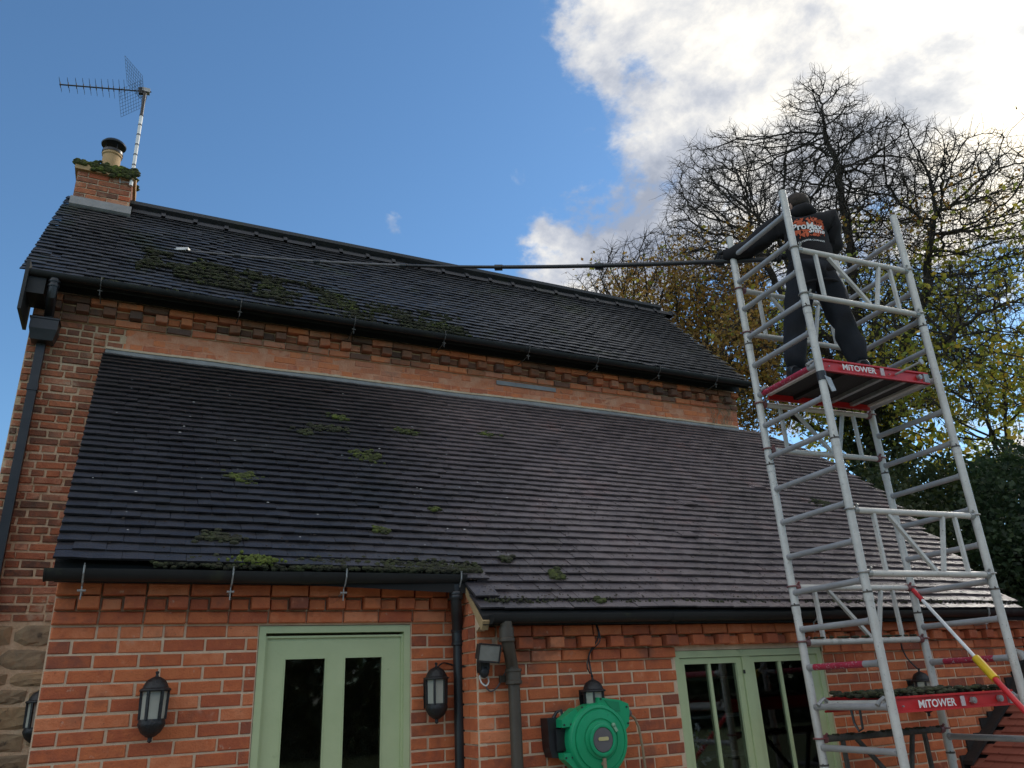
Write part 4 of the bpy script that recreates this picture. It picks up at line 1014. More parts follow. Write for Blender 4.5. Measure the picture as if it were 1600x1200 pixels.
def text_mesh(s, size, bold=0.0, shear=0.0):
    cu = bpy.data.curves.new('t', 'FONT'); cu.body = s; cu.size = size; cu.align_x = 'CENTER'; cu.align_y = 'CENTER'; cu.offset = bold; cu.shear = shear; cu.resolution_u = 3; cu.fill_mode = 'FRONT' if hasattr(cu, 'fill_mode') else 'BOTH'
    o = bpy.data.objects.new('t', cu); COL.objects.link(o); bpy.context.view_layer.update()
    me = bpy.data.meshes.new_from_object(o.evaluated_get(bpy.context.evaluated_depsgraph_get())); bpy.data.objects.remove(o); bpy.data.curves.remove(cu)
    vs = [v.co.copy() for v in me.vertices]; fs = [tuple(p.vertices) for p in me.polygons]; bpy.data.meshes.remove(me)
    return vs, fs
def deck(zr, label, nm='platform_deck'):
    t = thing(nm, label, 'platform', tuple(tp(PB, zr) + (axx*.57 + ayy*.33)), 'red framed platform decks of the tower')
    z0, z1 = zr - .045, zr + .048
    B, A_, Cc, D_ = tp(PB, zr), tp(PA, zr), tp(PC, zr), tp(PD, zr)
    def Q(f, g, z): p = B + (Cc-B)*f + (A_-B)*g; return Vector((p.x, p.y, z))
    for g in (.065, .93):
        mb = MB(); mb.bar(Q(.055, g, (z0+z1)/2), Q(.95, g, (z0+z1)/2), .012, z1-z0); s_ = -1 if g < .5 else 1
        mb.bar(Q(.055, g+.012*s_, z1-.006), Q(.95, g+.012*s_, z1-.006), .024, .012); mb.bar(Q(.055, g+.012*s_, z0+.006), Q(.95, g+.012*s_, z0+.006), .024, .012)
        mb.build('side_beam', M_red, t)
    mb = MB(); mb.bar(Q(.06,.5,z0+.050), Q(.945,.5,z0+.050), .575, .014); mb.build('deck_board', M_ply, t)
    for f in (.28, .58, .78):
        mb = MB(); mb.bar(Q(f,.08,z0+.03), Q(f,.92,z0+.03), .04, .03); mb.build('cross_member', M_galv if f > .5 else M_ply, t)
    for f, e in ((.0,.055),(1.0,.945)):
        mb = MB(); mb.bar(Q(e, .08, zr+.005), Q(e, .92, zr+.005), .03, .05); mb.build('end_bar', M_alu, t)
        for g in (.12, .88):
            mb = MB(); mb.path([Q(e, g, zr+.02), Q(e + (f-e)*.55, g, zr+.045), Q(f, g, zr+.030), Q(f + (.03 if f else -.03), g, zr+.005)], .012, 8); mb.build('hook', M_galv, t)
    mb = MB(); mb.bar(Q(.905,.045,zr), Q(.95,.045,zr), .02, .07); mb.build('end_cap', M_galv, t)
    c = Q(.34, .040, zr - .004); vs, fs = text_mesh('MiTOWER', .062, .0014)
    mb = MB(); yl = (A_-B).normalized(); xl_ = (Cc-B).normalized()
    mb.add([c + xl_*v.x*1.12 + Vector((0,0,1))*v.y - yl*.012 for v in vs], fs); mb.build('lettering', M_white, t, fixn=False)
    mb = MB(); cc = Q(.535, .040, zr); mb.bar(cc - yl*.011 - xl_*.018, cc - yl*.011 + xl_*.018, .002, .058); mb.build('label_plate', M_sil, t)
    for f in (.62, .83) if zr < 2 else (.86,):
        mb = MB(); cc = Q(f, .045, zr)
        vs_, r1 = [], .020; mb.tube(cc, cc - yl*.022, r1, 14); mb.tube(cc - yl*.022, cc - yl*.026, .011, 12); mb.build('bolt', M_galv, t, smooth=True)
    if zr > 2:
        mb = MB(); cc = Q(.66, .045, zr); mb.tube(cc, cc + Vector((.05,-.19,.035)), .009, 8); mb.lathe(tuple(cc + Vector((.05,-.19,.035))), [(.001,-.006),(.022,-.006),(.022,.006),(.001,.006)], 14, 'y'); mb.build('wind_clip', M_galv, t)
    for f in (.10, .47, .60):
        mb = MB(); cc = Q(f, .045, zr - .008); mb.tube(cc, cc - yl*.012, .005, 8); mb.build('rivet', M_galv, t)
    return t, Q, z1
M_sil = mat('silver_label', [(.45,.38,.38), (.62,.52,.52)], scale=60, rough=.5, bump=0)
dk1, Q1, zt1 = deck(3.715, 'upper red framed platform with black underside that the man stands on')
dk2, Q2, zt2 = deck(1.462, 'lower red framed platform littered with moss, below eye level of the roof gutter')
dk2['label'] = 'lower red framed platform covered in fallen moss, in front of the window'
def rubble(nm, fn, n, r0, r1, m, label, cat, parent=None, flat=.6):
    mb = MB()
    for i in range(n): mb.ball(fn(), random.uniform(r0, r1), 5, 4, (1.3, 1.1, flat))
    o = mb.build(nm, m, parent, fixn=False); kind(o, 'stuff')
    if parent is None: tag(o, label, cat)
    return o
rubble('moss_debris', lambda: tuple(Q2(random.uniform(.07,.95), random.uniform(.1,.9), zt2 + random.uniform(0,.03))), 420, .008, .028, M_mossd, 'dark moss and dirt heaped over the lower platform boards', 'moss')
rubble('moss_debris', lambda: tuple(tp(PA, 1.90 if random.random() < .6 else 1.275) + axx*random.uniform(.05,1.1) + Vector((random.uniform(-.015,.015), random.uniform(-.015,.015), 0))), 160, .006, .016, M_mossd, 'bits of dark moss lying along the rear lower rails of the tower', 'moss')
mb = MB(); c = Q2(.02, .50, 1.40)
mb.path([tp(PA,1.44).lerp(tp(PB,1.44),.50), tp(PA,1.36).lerp(tp(PB,1.36),.51), tp(PA,1.315).lerp(tp(PB,1.315),.55), tp(PA,1.33).lerp(tp(PB,1.33),.60), tp(PA,1.44).lerp(tp(PB,1.44),.61)], .008, 6)
tag(mb.build('strap', M_blk, None), 'black strap looped under the rung of the lower platform', 'strap')
mb = MB(); b = tp(PB, 3.60); mb.tube(tp(PB, 3.575), tp(PB, 3.64), PR*1.22, 14); o = mb.build('tape_wrap', M_blk, tw)
mb = MB(); mb.add([b + Vector((-.01,-.036,0)), b + Vector((.055,-.030,-.01)), b + Vector((.085,-.028,-.10)), b + Vector((.035,-.034,-.115))] + [b + Vector((-.01,-.030,0)), b + Vector((.055,-.024,-.01)), b + Vector((.085,-.022,-.10)), b + Vector((.035,-.028,-.115))], [(0,1,2,3),(7,6,5,4),(0,4,5,1),(1,5,6,2),(2,6,7,3),(3,7,4,0)])
mb.build('tag_card', M_galv, tw)

# ================================================================ PERSON ON THE TOWER
def skin(name, verts, edges, radii, mat_, parent, sub=2, root=0):
    me = bpy.data.meshes.new(name); me.from_pydata([tuple(v) for v in verts], edges, [])
    o = bpy.data.objects.new(name, me); COL.objects.link(o)
    md = o.modifiers.new('s', 'SKIN'); md.use_smooth_shade = True
    for i, sv_ in enumerate(me.skin_vertices[0].data):
        r_ = radii[i]; sv_.radius = (r_, r_) if not isinstance(r_, tuple) else r_; sv_.use_root = (i == root)
    o.modifiers.new('u', 'SUBSURF').levels = sub
    bpy.context.view_layer.update()
    me2 = bpy.data.meshes.new_from_object(o.evaluated_get(bpy.context.evaluated_depsgraph_get()))
    bpy.data.objects.remove(o); me2.materials.clear(); me2.materials.append(mat_)
    vs = [v.co.copy() for v in me2.vertices]; fs = [tuple(p.vertices) for p in me2.polygons]; bpy.data.meshes.remove(me2)
    return vs, fs
def lump(vs, fs, nm, m, parent, amp=0.0, sc=14.0, push=0.0):
    mb = MB(); mb.add(vs, fs); me = mb.mesh(nm, m, True)
    if amp or push:
        for v in me.vertices:
            v.co += v.normal * (push + amp * fbm(v.co.x*sc, v.co.y*sc, v.co.z*sc*.6))
    return place(nm, me, parent)
per = thing('person', 'man in black logo hoodie and dark trousers seen from behind on the upper platform', 'person', (4.6, 3.8, 3.77))
F = Vector((.55, .83, 0)).normalized(); RT = Vector((.83, -.55, 0)).normalized()
DZ = zt1 - .004
pel = Vector((4.615, 3.775, 4.68)); nk = Vector((4.640, 3.80, 5.205)); 
shR, shL = nk + RT*.205 + Vector((0,0,-.060)), nk - RT*.205 + Vector((0,0,-.085))
hL = Vector((4.165, 4.305, 4.985)); hR = Vector((4.56, 3.965, 4.90))
elL = shL.lerp(hL, .50) + Vector((.0,.01,-.050)); elR = Vector((4.925, 3.775, 4.925))
hipL, hipR = pel - RT*.095 + Vector((0,0,-.03)), pel + RT*.095 + Vector((0,0,-.03))
anL, anR = Vector((4.375, 3.94, DZ+.085)), Vector((4.80, 3.68, DZ+.085))
knL, knR = hipL.lerp(anL, .49) + F*.05, hipR.lerp(anR, .49) + F*.05
M_skin = mat('skin', [(.42,.24,.17), (.50,.30,.22)], scale=20, rough=.55, bump=.1)
M_hood = mat('black_fleece', [(.006,.005,.006), (.014,.012,.013)], scale=5, rough=.95, bump=.35, bscale=180)
M_trou = mat('navy_trousers', [(.005,.006,.009), (.012,.014,.020)], scale=5, rough=.9, bump=.35, bscale=120)
M_hair = mat('brown_hair', [(.020,.012,.008), (.050,.032,.020)], scale=45, rough=.8, bump=.7, bscale=120)
M_glove = mat('black_glove', [(.012,.012,.014), (.028,.028,.030)], scale=20, rough=.7, bump=.3)
M_orange = mat('orange_print', [(.50,.080,.025), (.58,.11,.035)], scale=20, rough=.7, bump=.1, spots=[(60,.66,.72,(.1,.03,.02),.6)])
head = nk + Vector((0,0,.105)) + F*.05
HF = Matrix.Rotation(R(38), 3, 'Z') @ F       # head turned to the left, along the pole
vl = [pel, pel.lerp(nk,.3), pel.lerp(nk,.62), nk - Vector((0,0,.07)), nk, head - Vector((0,0,.06)), head + Vector((0,0,.02)), head + Vector((0,0,.075)),
      shL, elL, hL, shR, elR, hR, hipL, knL, anL, anL + F*.12 - Vector((0,0,.045)), hipR, knR, anR, anR + F*.12 - Vector((0,0,.045)), head - Vector((0,0,.045)) + HF*.045]
ed = [(0,1),(1,2),(2,3),(3,4),(4,5),(5,6),(6,7),(3,8),(8,9),(9,10),(3,11),(11,12),(12,13),(0,14),(14,15),(15,16),(16,17),(0,18),(18,19),(19,20),(20,21),(5,22)]
ra = [.075,.07,.07,.05,.050,.062,.080,.060,.040,.034,.026,.040,.034,.026,.06,.048,.036,.032,.06,.048,.036,.032,.045]
vs, fs = skin('body', vl, ed, ra, M_skin, per); body = lump(vs, fs, 'body', M_skin, per)
# facial features on the turned head
HS = HF.cross(Vector((0,0,1))); fc = MB()
fc.ball(head + HF*.092 + Vector((0,0,-.015)), .014, 8, 6, (1,1,1.6))
fc.build('nose', M_skin, per, smooth=True)
for s_ in (1,-1):
    fc = MB(); e_ = head + HS*.078*s_ - HF*.005 + Vector((0,0,-.008)); fc.path([e_ + Vector((0,0,-.03)), e_ + HS*.010*s_ - HF*.008, e_ + HS*.012*s_ - HF*.008 + Vector((0,0,.02)), e_ + Vector((0,0,.033))], [.006,.010,.012,.006], 8); fc.build('ear', M_skin, per, smooth=True)
    fc = MB(); fc.ball(head + HF*.078 + HS*.030*s_ + Vector((0,0,.01)), .011, 8, 6); fc.build('eye', M_white, per, smooth=True)
fc = MB(); fc.bar(head + HF*.085 - HS*.02 + Vector((0,0,-.052)), head + HF*.085 + HS*.02 + Vector((0,0,-.052)), .012, .008); fc.build('mouth', M_red, per)
hb = MB(); hb.ball(head - HF*.012 + Vector((0,0,.042)), .102, 24, 16, (1,1,.92)); me = hb.mesh('hair', M_hair, True)
for v in me.vertices:
    v.co += v.normal*.007*fbm(v.co.x*60, v.co.y*60, v.co.z*40)
    rel = v.co - head
    if rel.dot(HF) > .045 and rel.z < .06: v.co -= HF*min(.06, (rel.dot(HF)-.045)*1.0)
    if rel.z < -.02: v.co = Vector((head.x + (v.co.x-head.x)*.8, head.y + (v.co.y-head.y)*.8, v.co.z))
place('hair', me, per)
# hoodie
vl = [pel + Vector((0,0,-.12)), pel + Vector((0,0,.03)), pel.lerp(nk,.30), pel.lerp(nk,.62), nk + Vector((0,0,-.09)), nk + Vector((0,0,-.02)),
      shL, shL.lerp(elL,.55), elL, elL.lerp(hL,.90), shR, shR.lerp(elR,.55), elR, elR.lerp(hR,.92)]
ed = [(0,1),(1,2),(2,3),(3,4),(4,5),(4,6),(6,7),(7,8),(8,9),(4,10),(10,11),(11,12),(12,13)]
ra = [.205,.196,.192,.200,.132,.088,.104,.094,.086,.056,.106,.098,.090,.056]
vs, fs = skin('hoodie', vl, ed, ra, M_hood, per)
def flat_torso(vs, k):     # a torso is wider than deep
    out = []
    for v in vs:
        t = max(0, min(1, (v.z - pel.z)/(nk.z - pel.z))); c = pel.lerp(nk, t); d = Vector((v.x-c.x, v.y-c.y, 0)); a, b = d.dot(RT), d.dot(F)
        if abs(a) < .24 and pel.z - .14 < v.z < nk.z - .02 and abs(b) < .22: b *= k; 
        out.append(Vector((c.x + RT.x*a + F.x*b, c.y + RT.y*a + F.y*b, v.z)))
    return out
vs = flat_torso(vs, .74)
hoodie = lump(vs, fs, 'hoodie', M_hood, per, amp=.030, sc=13)
hd_ = MB(); hd_.ball(nk - F*.055 + Vector((0,0,-.012)), .100, 18, 12, (1.15,1.15,.66)); me = hd_.mesh('hood', M_hood, True)
for v in me.vertices: v.co += v.normal*.010*fbm(v.co.x*16, v.co.y*16, v.co.z*16)
place('hood', me, per)
hm = MB(); hm.path([pel + Vector((0,0,-.165)) + RT*.168*math.cos(t) + F*.128*math.sin(t) for t in np.linspace(0, 2*math.pi, 25)], .013, 8); hm.build('hem', M_hood, per, smooth=True)
# trousers and boots
vl = [pel + Vector((0,0,.0)), pel + Vector((0,0,-.06)), hipL - RT*.01, knL.lerp(hipL,.5) - RT*.0, knL, knL.lerp(anL,.55), anL - Vector((0,0,.03)), hipR + RT*.01, knR.lerp(hipR,.5), knR, knR.lerp(anR,.55), anR - Vector((0,0,.03))]
ed = [(0,1),(1,2),(2,3),(3,4),(4,5),(5,6),(1,7),(7,8),(8,9),(9,10),(10,11)]
ra = [.135,.148,.132,.116,.100,.090,.080,.132,.116,.100,.090,.080]
vs, fs = skin('trousers', vl, ed, ra, M_trou, per); lump(vs, fs, 'trousers', M_trou, per, amp=.034, sc=11)
for a_ in (anL, anR):
    vl = [a_ + Vector((0,0,.02)), a_ + Vector((0,0,-.045)), a_ + F*.09 - Vector((0,0,.052)), a_ + F*.18 - Vector((0,0,.058)), a_ - F*.045 - Vector((0,0,.052))]
    vs, fs = skin('boot', vl, [(0,1),(1,2),(2,3),(1,4)], [.062,.050,.044,.032,.042], M_blk, per)
    vs = [Vector((v.x, v.y, max(v.z, DZ + .004))) for v in vs]; lump(vs, fs, 'boot', M_blk, per)
# hands in gloves, fingers curled round the pole
tip = Vector((.079, 8.067, 6.312)); pd = (tip - hL).normalized()
def hand(c, wrist, m, nm):
    pu = (c - wrist); pu = (pu - pd*pu.dot(pd)).normalized(); pw = pd.cross(pu)
    vl = [wrist, c - pu*.055 , c - pu*.02 + pw*.02]; ed = [(0,1),(1,2)]; ra = [.030,(.040,.026),(.040,.022)]
    fngs = []
    for i in range(4):
        o_ = pd*(-.030 + .0205*i); L_ = (.92,1.05,1.0,.82)[i]
        base = c + o_ - pu*.025 + pw*.026
        ch = [base, c + o_ + pw*.030*1.0 + pu*.008, c + o_ + pw*.014 + pu*.031*L_, c + o_ - pw*.014 + pu*.026*L_, c + o_ - pw*.024 + pu*.004]
        fngs.append(ch)
    th = [c - pu*.035 - pd*.025 + pw*.0, c - pu*.028 - pd*.030 - pw*.026, c - pu*.004 - pd*.020 - pw*.032, c + pu*.012 - pd*.005 - pw*.030]
    vs, fs = skin(nm, vl, ed, ra, m, per); lump(vs, fs, nm, m, per)
    for ch, rr_ in [(f, [.0095,.0095,.0090,.0085,.0075]) for f in fngs] + [(th, [.012,.011,.010,.008])]:
        vs, fs = skin('finger', ch, [(i,i+1) for i in range(len(ch)-1)], rr_, m, per); lump(vs, fs, 'finger', m, per)
hand(hL, elL.lerp(hL,.84), M_glove, 'glove'); hand(hL - pd*.46, elR.lerp(hL - pd*.46,.8), M_glove, 'glove')
# print on the back, laid on the fleece
bm = bmesh.new(); bm.from_mesh(hoodie.data); bvh = BVHTree.FromBMesh(bm); bm.free()
bc = nk - F*.35 + Vector((0,0,-.205)) 
def on_back(pts, fs, nm, m, lift):
    mb = MB(); out = []
    off = hoodie.location + per.location
    for u_, w_ in pts:
        o_ = bc + RT*u_ + Vector((0,0,w_)); loc, nrm, ix, dd = bvh.ray_cast(o_, F)
        if loc is None: loc = o_ + F*.2; nrm = -F
        out.append(loc - F*lift)
    mb.add(out, fs); return mb.build(nm, m, per, fixn=False)
NX, NZ = 72, 44; gp_ = []; gf = []
for j in range(NZ+1):
    for i in range(NX+1): gp_.append((-.135 + .27*i/NX, -.095 + .19*j/NZ))
for j in range(NZ):
    for i in range(NX):
        u_, w_ = -.135 + .27*(i+.5)/NX, -.095 + .19*(j+.5)/NZ
        ed_ = .105 + .030*fbm(u_*38, 1.0, 3.) + .020*fbm(u_*90, w_*20, 5.)
        inside = abs(w_) < ed_*math.sqrt(max(0, 1 - (u_/.142)**4))*.80 and abs(u_) < .128 + .008*fbm(w_*80, 2.)
        if fbm(u_*60, w_*60, 9.) < -.22 and abs(w_) > .035: inside = False
        if fbm(u_*25, w_*25, 4.) < -.30: inside = False
        if abs(w_ - .0) < .016 and u_ < .10: inside = False
        if inside: a_ = j*(NX+1)+i; gf.append((a_, a_+1, a_+NX+2, a_+NX+1))
on_back(gp_, gf, 'orange_splash', M_orange, .004)
def btext(s, size, cu_, cw_, nm, m, lift, bold, shear=0.0):
    vs, fs = text_mesh(s, size, bold, shear); on_back([(v.x + cu_, v.y + cw_) for v in vs], fs, nm, m, lift)
btext('ProMax', .078, -.012, .008, 'logo_text', M_white, .009, .0020)
btext('Shine', .062, .052, -.036, 'logo_text', M_cream2 if False else M_white, .011, .0014, .35)
btext('EXTERIOR CLEANING', .0215, 0, -.128, 'logo_text', M_white, .007, .0002)

# ================================================================ POLE AND BRUSH
pole = thing('telescopic_pole', 'long black telescopic cleaning pole reaching from the gloved hand across the sky to the roof', 'pole', tuple(hL))
pe = hL - pd*.50; Lp = (tip - pe).length; cuts = [0, .075, .245, .40, .56, .72, .88, 1.0]
def pp(t): p = pe.lerp(tip, t); return p + Vector((0,0,-.135*math.sin(math.pi*min(1, max(0, t)))))
for i, (a_, b_) in enumerate(zip(cuts, cuts[1:])):
    r_ = .0215 - .0020*i; mb = MB(); mb.path([pp(a_ + (b_-a_)*j/8) for j in range(9)], r_, 12); mb.build('pole_section', M_blk if i < 4 else M_grey, pole, smooth=True)
    if i: mb = MB(); q = pp(a_); q2 = pp(a_ + .012); mb.tube(q, q2, r_*1.5, 12); mb.tube(q + Vector((0,0,-r_*2.0)), q2 + Vector((0,0,-r_*2.0)), r_*.45, 6); mb.build('clamp', M_blk, pole)
mb = MB(); mb.bar(tip + Vector((.03,-.02,.01)), tip + Vector((-.09,.04,.015)), .06, .03); mb.build('scraper_head', M_galv, pole)
mb = MB(); mb.bar(tip + Vector((.0,-.02,-.012)), tip + Vector((-.13,.03,-.012)), .07, .012); mb.build('scraper_blade', M_white, pole)

# ================================================================ MOSS AND LITTER ON THE ROOFS
def clump(P, roof, n, sx, sv, r0, r1, m, h=1.0):
    mb = MB(); x0, v0 = P
    for i in range(n):
        a_, b_ = random.gauss(0, .45), random.gauss(0, .45)
        k = math.floor((v0 + b_*sv)/G + .5)
        v = v0 + b_*sv; 
        p = roof.pt(x0 + a_*sx, v, .030 + random.uniform(0, .012)*h); mb.ball(p, random.uniform(r0, r1), 5, 4, (1.4, 1.1, .75))
    return mb
def vv(y): return (y - 4.80)/math.cos(TH)
CL = [(1.52, 6.70, 34, .11, .06, M_moss, 'small green moss tuft high on the lean-to roof, above the larger dark clod'),
      (1.40, 6.48, 60, .20, .09, M_mossd, 'largest dark brown moss clod high on the lean-to roof'),
      (1.16, 6.38, 26, .10, .06, M_mossd, 'small dark clod just left of the largest moss clod'),
      (2.12, 6.56, 40, .13, .07, M_moss, 'green moss tuft high on the roof, right of the dark clods'),
      (3.01, 6.67, 34, .13, .07, M_moss, 'olive moss tuft near the top right of the lean-to roof'),
      (1.63, 6.09, 60, .15, .12, M_moss, 'long diagonal moss clump in the middle of the lean-to roof'),
      (.615, 5.674, 60, .12, .08, M_moss, 'green moss clump on the left side of the lean-to roof'),
      (.453, 5.03, 60, .13, .07, M_mossd, 'flat dark moss clump low on the left of the roof near the gutter'),
      (1.50, 5.17, 24, .06, .05, M_moss, 'tiny green tuft low in the middle of the lean-to roof'),
      (2.62, 4.776, 60, .055, .06, M_moss, 'round green moss tuft low on the roof above the brown downpipe'),
      (2.325, 4.92, 34, .05, .04, M_mossd, 'small brown tuft just up-roof of the round green tuft'),
      (1.99, 5.42, 16, .05, .04, M_moss, 'tiny bright tuft where the roof changes from blue to brown'),
      (2.83, 4.55, 16, .03, .03, M_moss, 'smallest tuft on the lowest tile courses right of the brown downpipe'),
      (6.55, 5.92, 50, .16, .08, M_mossd, 'dark leafy clump on the far right of the roof behind the tower post')]
for x_, y_, n_, sx_, sv_, m_, lab in CL:
    o = clump((x_, vv(y_)), lo, n_, sx_, sv_, .008, .024, m_).build('moss_clump', m_, None, fixn=False); tag(o, lab, 'moss', 'moss clumps lying on the lean-to roof')
mb = MB()
for i in range(1500):      # moss packed behind the left gutter
    x_ = XL0 + .45 + 2.0*random.random()**.8; v = abs(random.gauss(0, .05)) - .02
    if fbm(x_*2.2, 3.) < -.15 and random.random() < .7: continue
    mb.ball(lo.pt(x_, v, .030 + random.uniform(-.01,.014)), random.uniform(.006,.018), 5, 4, (1.3,1,.8))
tag(kind(mb.build('gutter_moss', M_mossd, None, fixn=False), 'stuff'), 'strip of moss packed along the tiles behind the left gutter', 'moss')
mb = MB()
for i in range(120): mb.ball(lo.pt(.62 + random.gauss(0,.07), abs(random.gauss(0,.03)), .045 + random.uniform(-.01,.02)), random.uniform(.007,.018), 5, 4)
tag(mb.build('moss_clump', M_mossg, None, fixn=False), 'bright yellow green moss mound at the left gutter edge', 'moss')
mb = MB()
for i in range(700):
    x_ = random.uniform(2.0, 7.2); v = -.34 + abs(random.gauss(0, .03)); mb.ball(lo.pt(x_, v, .022 + random.uniform(-.01,.012)), random.uniform(.004,.012), 5, 4)
tag(kind(mb.build('gutter_moss', M_mossd, None, fixn=False), 'stuff'), 'thin line of dark moss along the right gutter', 'moss')
mb = MB(); rr = random.Random(11)
for i in range(3600):      # leaf litter and lichen flakes
    x_ = rr.uniform(-.2, 7.4); v = rr.random()**1.5*3.2 - .32
    if x_ < XS and v < 0: continue
    if rr.random() > .25 + .75*min(1, max(0, (x_ - .6)/2.2)): continue
    p = Vector(lo.pt(x_, v, .0)); k = (v % G)/G; hgt = .036 - .0140*k - .003 + .001
    p = Vector(lo.pt(x_, v, .038 + rr.uniform(0,.006))); s_ = rr.uniform(.004,.013)
    a_ = rr.uniform(0, 6.28); u_ = Vector((math.cos(a_), math.sin(a_)*math.cos(TH), math.sin(a_)*math.sin(TH))); w_ = Vector((-math.sin(a_), math.cos(a_)*math.cos(TH), math.cos(a_)*math.sin(TH)))*.55
    nn = Vector((0,-math.sin(TH),math.cos(TH)))*.003
    mb.add([p - u_*s_, p - w_*s_, p + u_*s_, p + w_*s_, p + nn], [(0,1,4),(1,2,4),(2,3,4),(3,0,4)])
tag(kind(mb.build('leaf_litter', M_deb, None, fixn=False), 'stuff'), 'dark flecks of leaf litter scattered over the brown right part of the roof', 'leaf litter')
mb = MB()
for i in range(70):
    x_ = rr.uniform(-.35, 3.0); v = rr.uniform(.2, 3.2); p = Vector(lo.pt(x_, v, .040)); s_ = rr.uniform(.003,.008)
    mb.add([p + Vector((-s_*1.5,0,0)), p + Vector((0,-s_*.5,-s_*.4)), p + Vector((s_*1.5,0,0)), p + Vector((0,s_*.5,s_*.4))], [(0,1,2,3)])
tag(kind(mb.build('lichen_flecks', M_white, None, fixn=False), 'stuff'), 'tiny pale lichen and droppings dotted on the dark left tiles', 'lichen')
# upper roof moss field
def upv_(y): return (y - EY)/math.cos(th48)
mb = MB(); mg = MB(); rr = random.Random(21)
for i in range(13000):
    x_ = rr.uniform(-.35, 3.1); v = rr.uniform(0, 1.6)
    t = (x_ + .35)/3.45; top = 1.05 + .0*t if x_ < .6 else 1.15 - .15*(x_-.6); bot = .72*(1-t)**1.2 if x_ < 1.3 else .02
    bot = max(.0, .62 - .75*t); top = 1.22 - .62*t
    if not (bot - .05 < v < top): continue
    d = fbm(x_*2.6, v*3.4, 6.) + .5*fbm(x_*7, v*9, 2.)
    if d < -.03: continue
    k = math.floor((v + .01)/G)*G - .01; v2 = k + abs(rr.gauss(0,.022)) - .004 if rr.random() < .75 else v
    p = up.pt(x_, v2, .030 + rr.uniform(-.008,.010)); r_ = rr.uniform(.006,.019)
    (mg if (fbm(x_*3.1, v*4., 12.) > .22 and rr.random() < .55) else mb).ball(p, r_*1.15, 5, 4, (1.6,1.1,.5))
for i in range(500):
    x_ = rr.uniform(-.7, 3.2); mb.ball(up.pt(x_, abs(rr.gauss(0,.03)), .03), rr.uniform(.005,.013), 5, 4, (1.4,1,.8))
tag(kind(mb.build('roof_moss', M_mossd, None, fixn=False), 'stuff'), 'broad patch of dark moss across the left half of the upper roof', 'moss')
tag(kind(mg.build('roof_moss', M_moss, None, fixn=False), 'stuff'), 'brighter green moss spots within the upper roof moss patch', 'moss')

# dry creeper on the band near the tower
mb = MB(); rr = random.Random(5)
for i in range(16):
    x_ = 6.75 + rr.uniform(-.15,.2); z_ = 4.80; pts = []
    for k in range(9): pts.append((x_, YM - .03 - .10*max(0,(k-6)/3), z_)); x_ += rr.uniform(-.05,.05); z_ += rr.uniform(.03,.07)
    mb.path(pts, .003, 4)
tag(mb.build('dry_creeper', M_hose, None), 'thin dry creeper stems hanging on the orange wall band left of the tower', 'creeper')
# small clay tiled roof of a neighbouring outbuilding, lower right
ob = thing('outbuilding_roof', 'low red clay tiled roof with stepped dark flashing against the wall, bottom right corner', 'roof', (7.0, 4.0, 1.2))
a0 = Vector((6.14, 0, .90)); a1 = Vector((7.9, 0, 2.05)); dd = (a1-a0).normalized(); nn = Vector((-dd.z, 0, dd.x))
mb = MB(); q = [a0, a1, a1 - nn*.08, a0 - nn*.08]; mb.prism([(p.x, p.z) for p in q], 3.1, YW-.012); mb.build('roof_deck', M_under, ob)
mb = MB(); mb.box(6.35, 7.9, 3.15, YW-.015, 0, .92); mb.build('wall', M_nb['island'], ob)
nr = int((a1-a0).length/.085)
for k in range(nr):
    y = YW - .15 - (.08 if k % 2 else 0) ; c = 0
    while y > 3.2:
        p = a0 + dd*(k*.085) + nn*.028; tl = MB()
        lo_ = [p + dd*.0 + nn*.012, p + dd*.13 - nn*.010]
        tl.add([Vector((lo_[0].x, y-.079, lo_[0].z)), Vector((lo_[0].x, y+.079, lo_[0].z)), Vector((lo_[1].x, y+.079, lo_[1].z)), Vector((lo_[1].x, y-.079, lo_[1].z))] +
               [Vector((lo_[0].x+.004, y-.079, lo_[0].z-.016)), Vector((lo_[0].x+.004, y+.079, lo_[0].z-.016)), Vector((lo_[1].x, y+.079, lo_[1].z-.016)), Vector((lo_[1].x, y-.079, lo_[1].z-.016))], [(0,1,2,3),(7,6,5,4),(0,4,5,1),(1,5,6,2),(2,6,7,3),(3,7,4,0)])
        tl.build('clay_tile', M_tclay['object'], ob, (p.x + random.uniform(-.002,.002), y, p.z)); y -= .162
fl_ = MB(); k = 0
x_ = 6.16
while x_ < 7.6:
    zb = a0.z + (x_-a0.x)*(a1.z-a0.z)/(a1.x-a0.x); zt = math.floor((zb + .03)/.075)*.075 + .075 + .035
    fl_.box(x_ - .055 - .001*k, x_ + .112, YW-.016 - .0004*k, YW-.004, zb - .02, zt + .03*(k % 2)); x_ += .115; k += 1
fl_.prism([(a0.x-.02, a0.z+.045),(a1.x, a1.z+.045),(a1.x, a1.z+.08),(a0.x-.02, a0.z+.075)], YW-.10, YW-.012)
fl_.build('stepped_flashing', M_ply, ob)
# white overflow elbow at the right edge
mb = MB(); mb.path([(7.06,YW,1.76),(7.06,YW-.08,1.76),(7.065,YW-.11,1.75),(7.07,YW-.12,1.70)], .035, 14); mb.lathe((7.06,YW-.02,1.76), [(.042,-.02),(.044,0),(.042,.02)], 16, 'y')
tag(mb.build('overflow_elbow', mat('grey_upvc', [(.42,.43,.40)], rough=.4, bump=0), None, smooth=True), 'pale grey plastic pipe elbow sticking out of the brick wall at the far right', 'pipe')
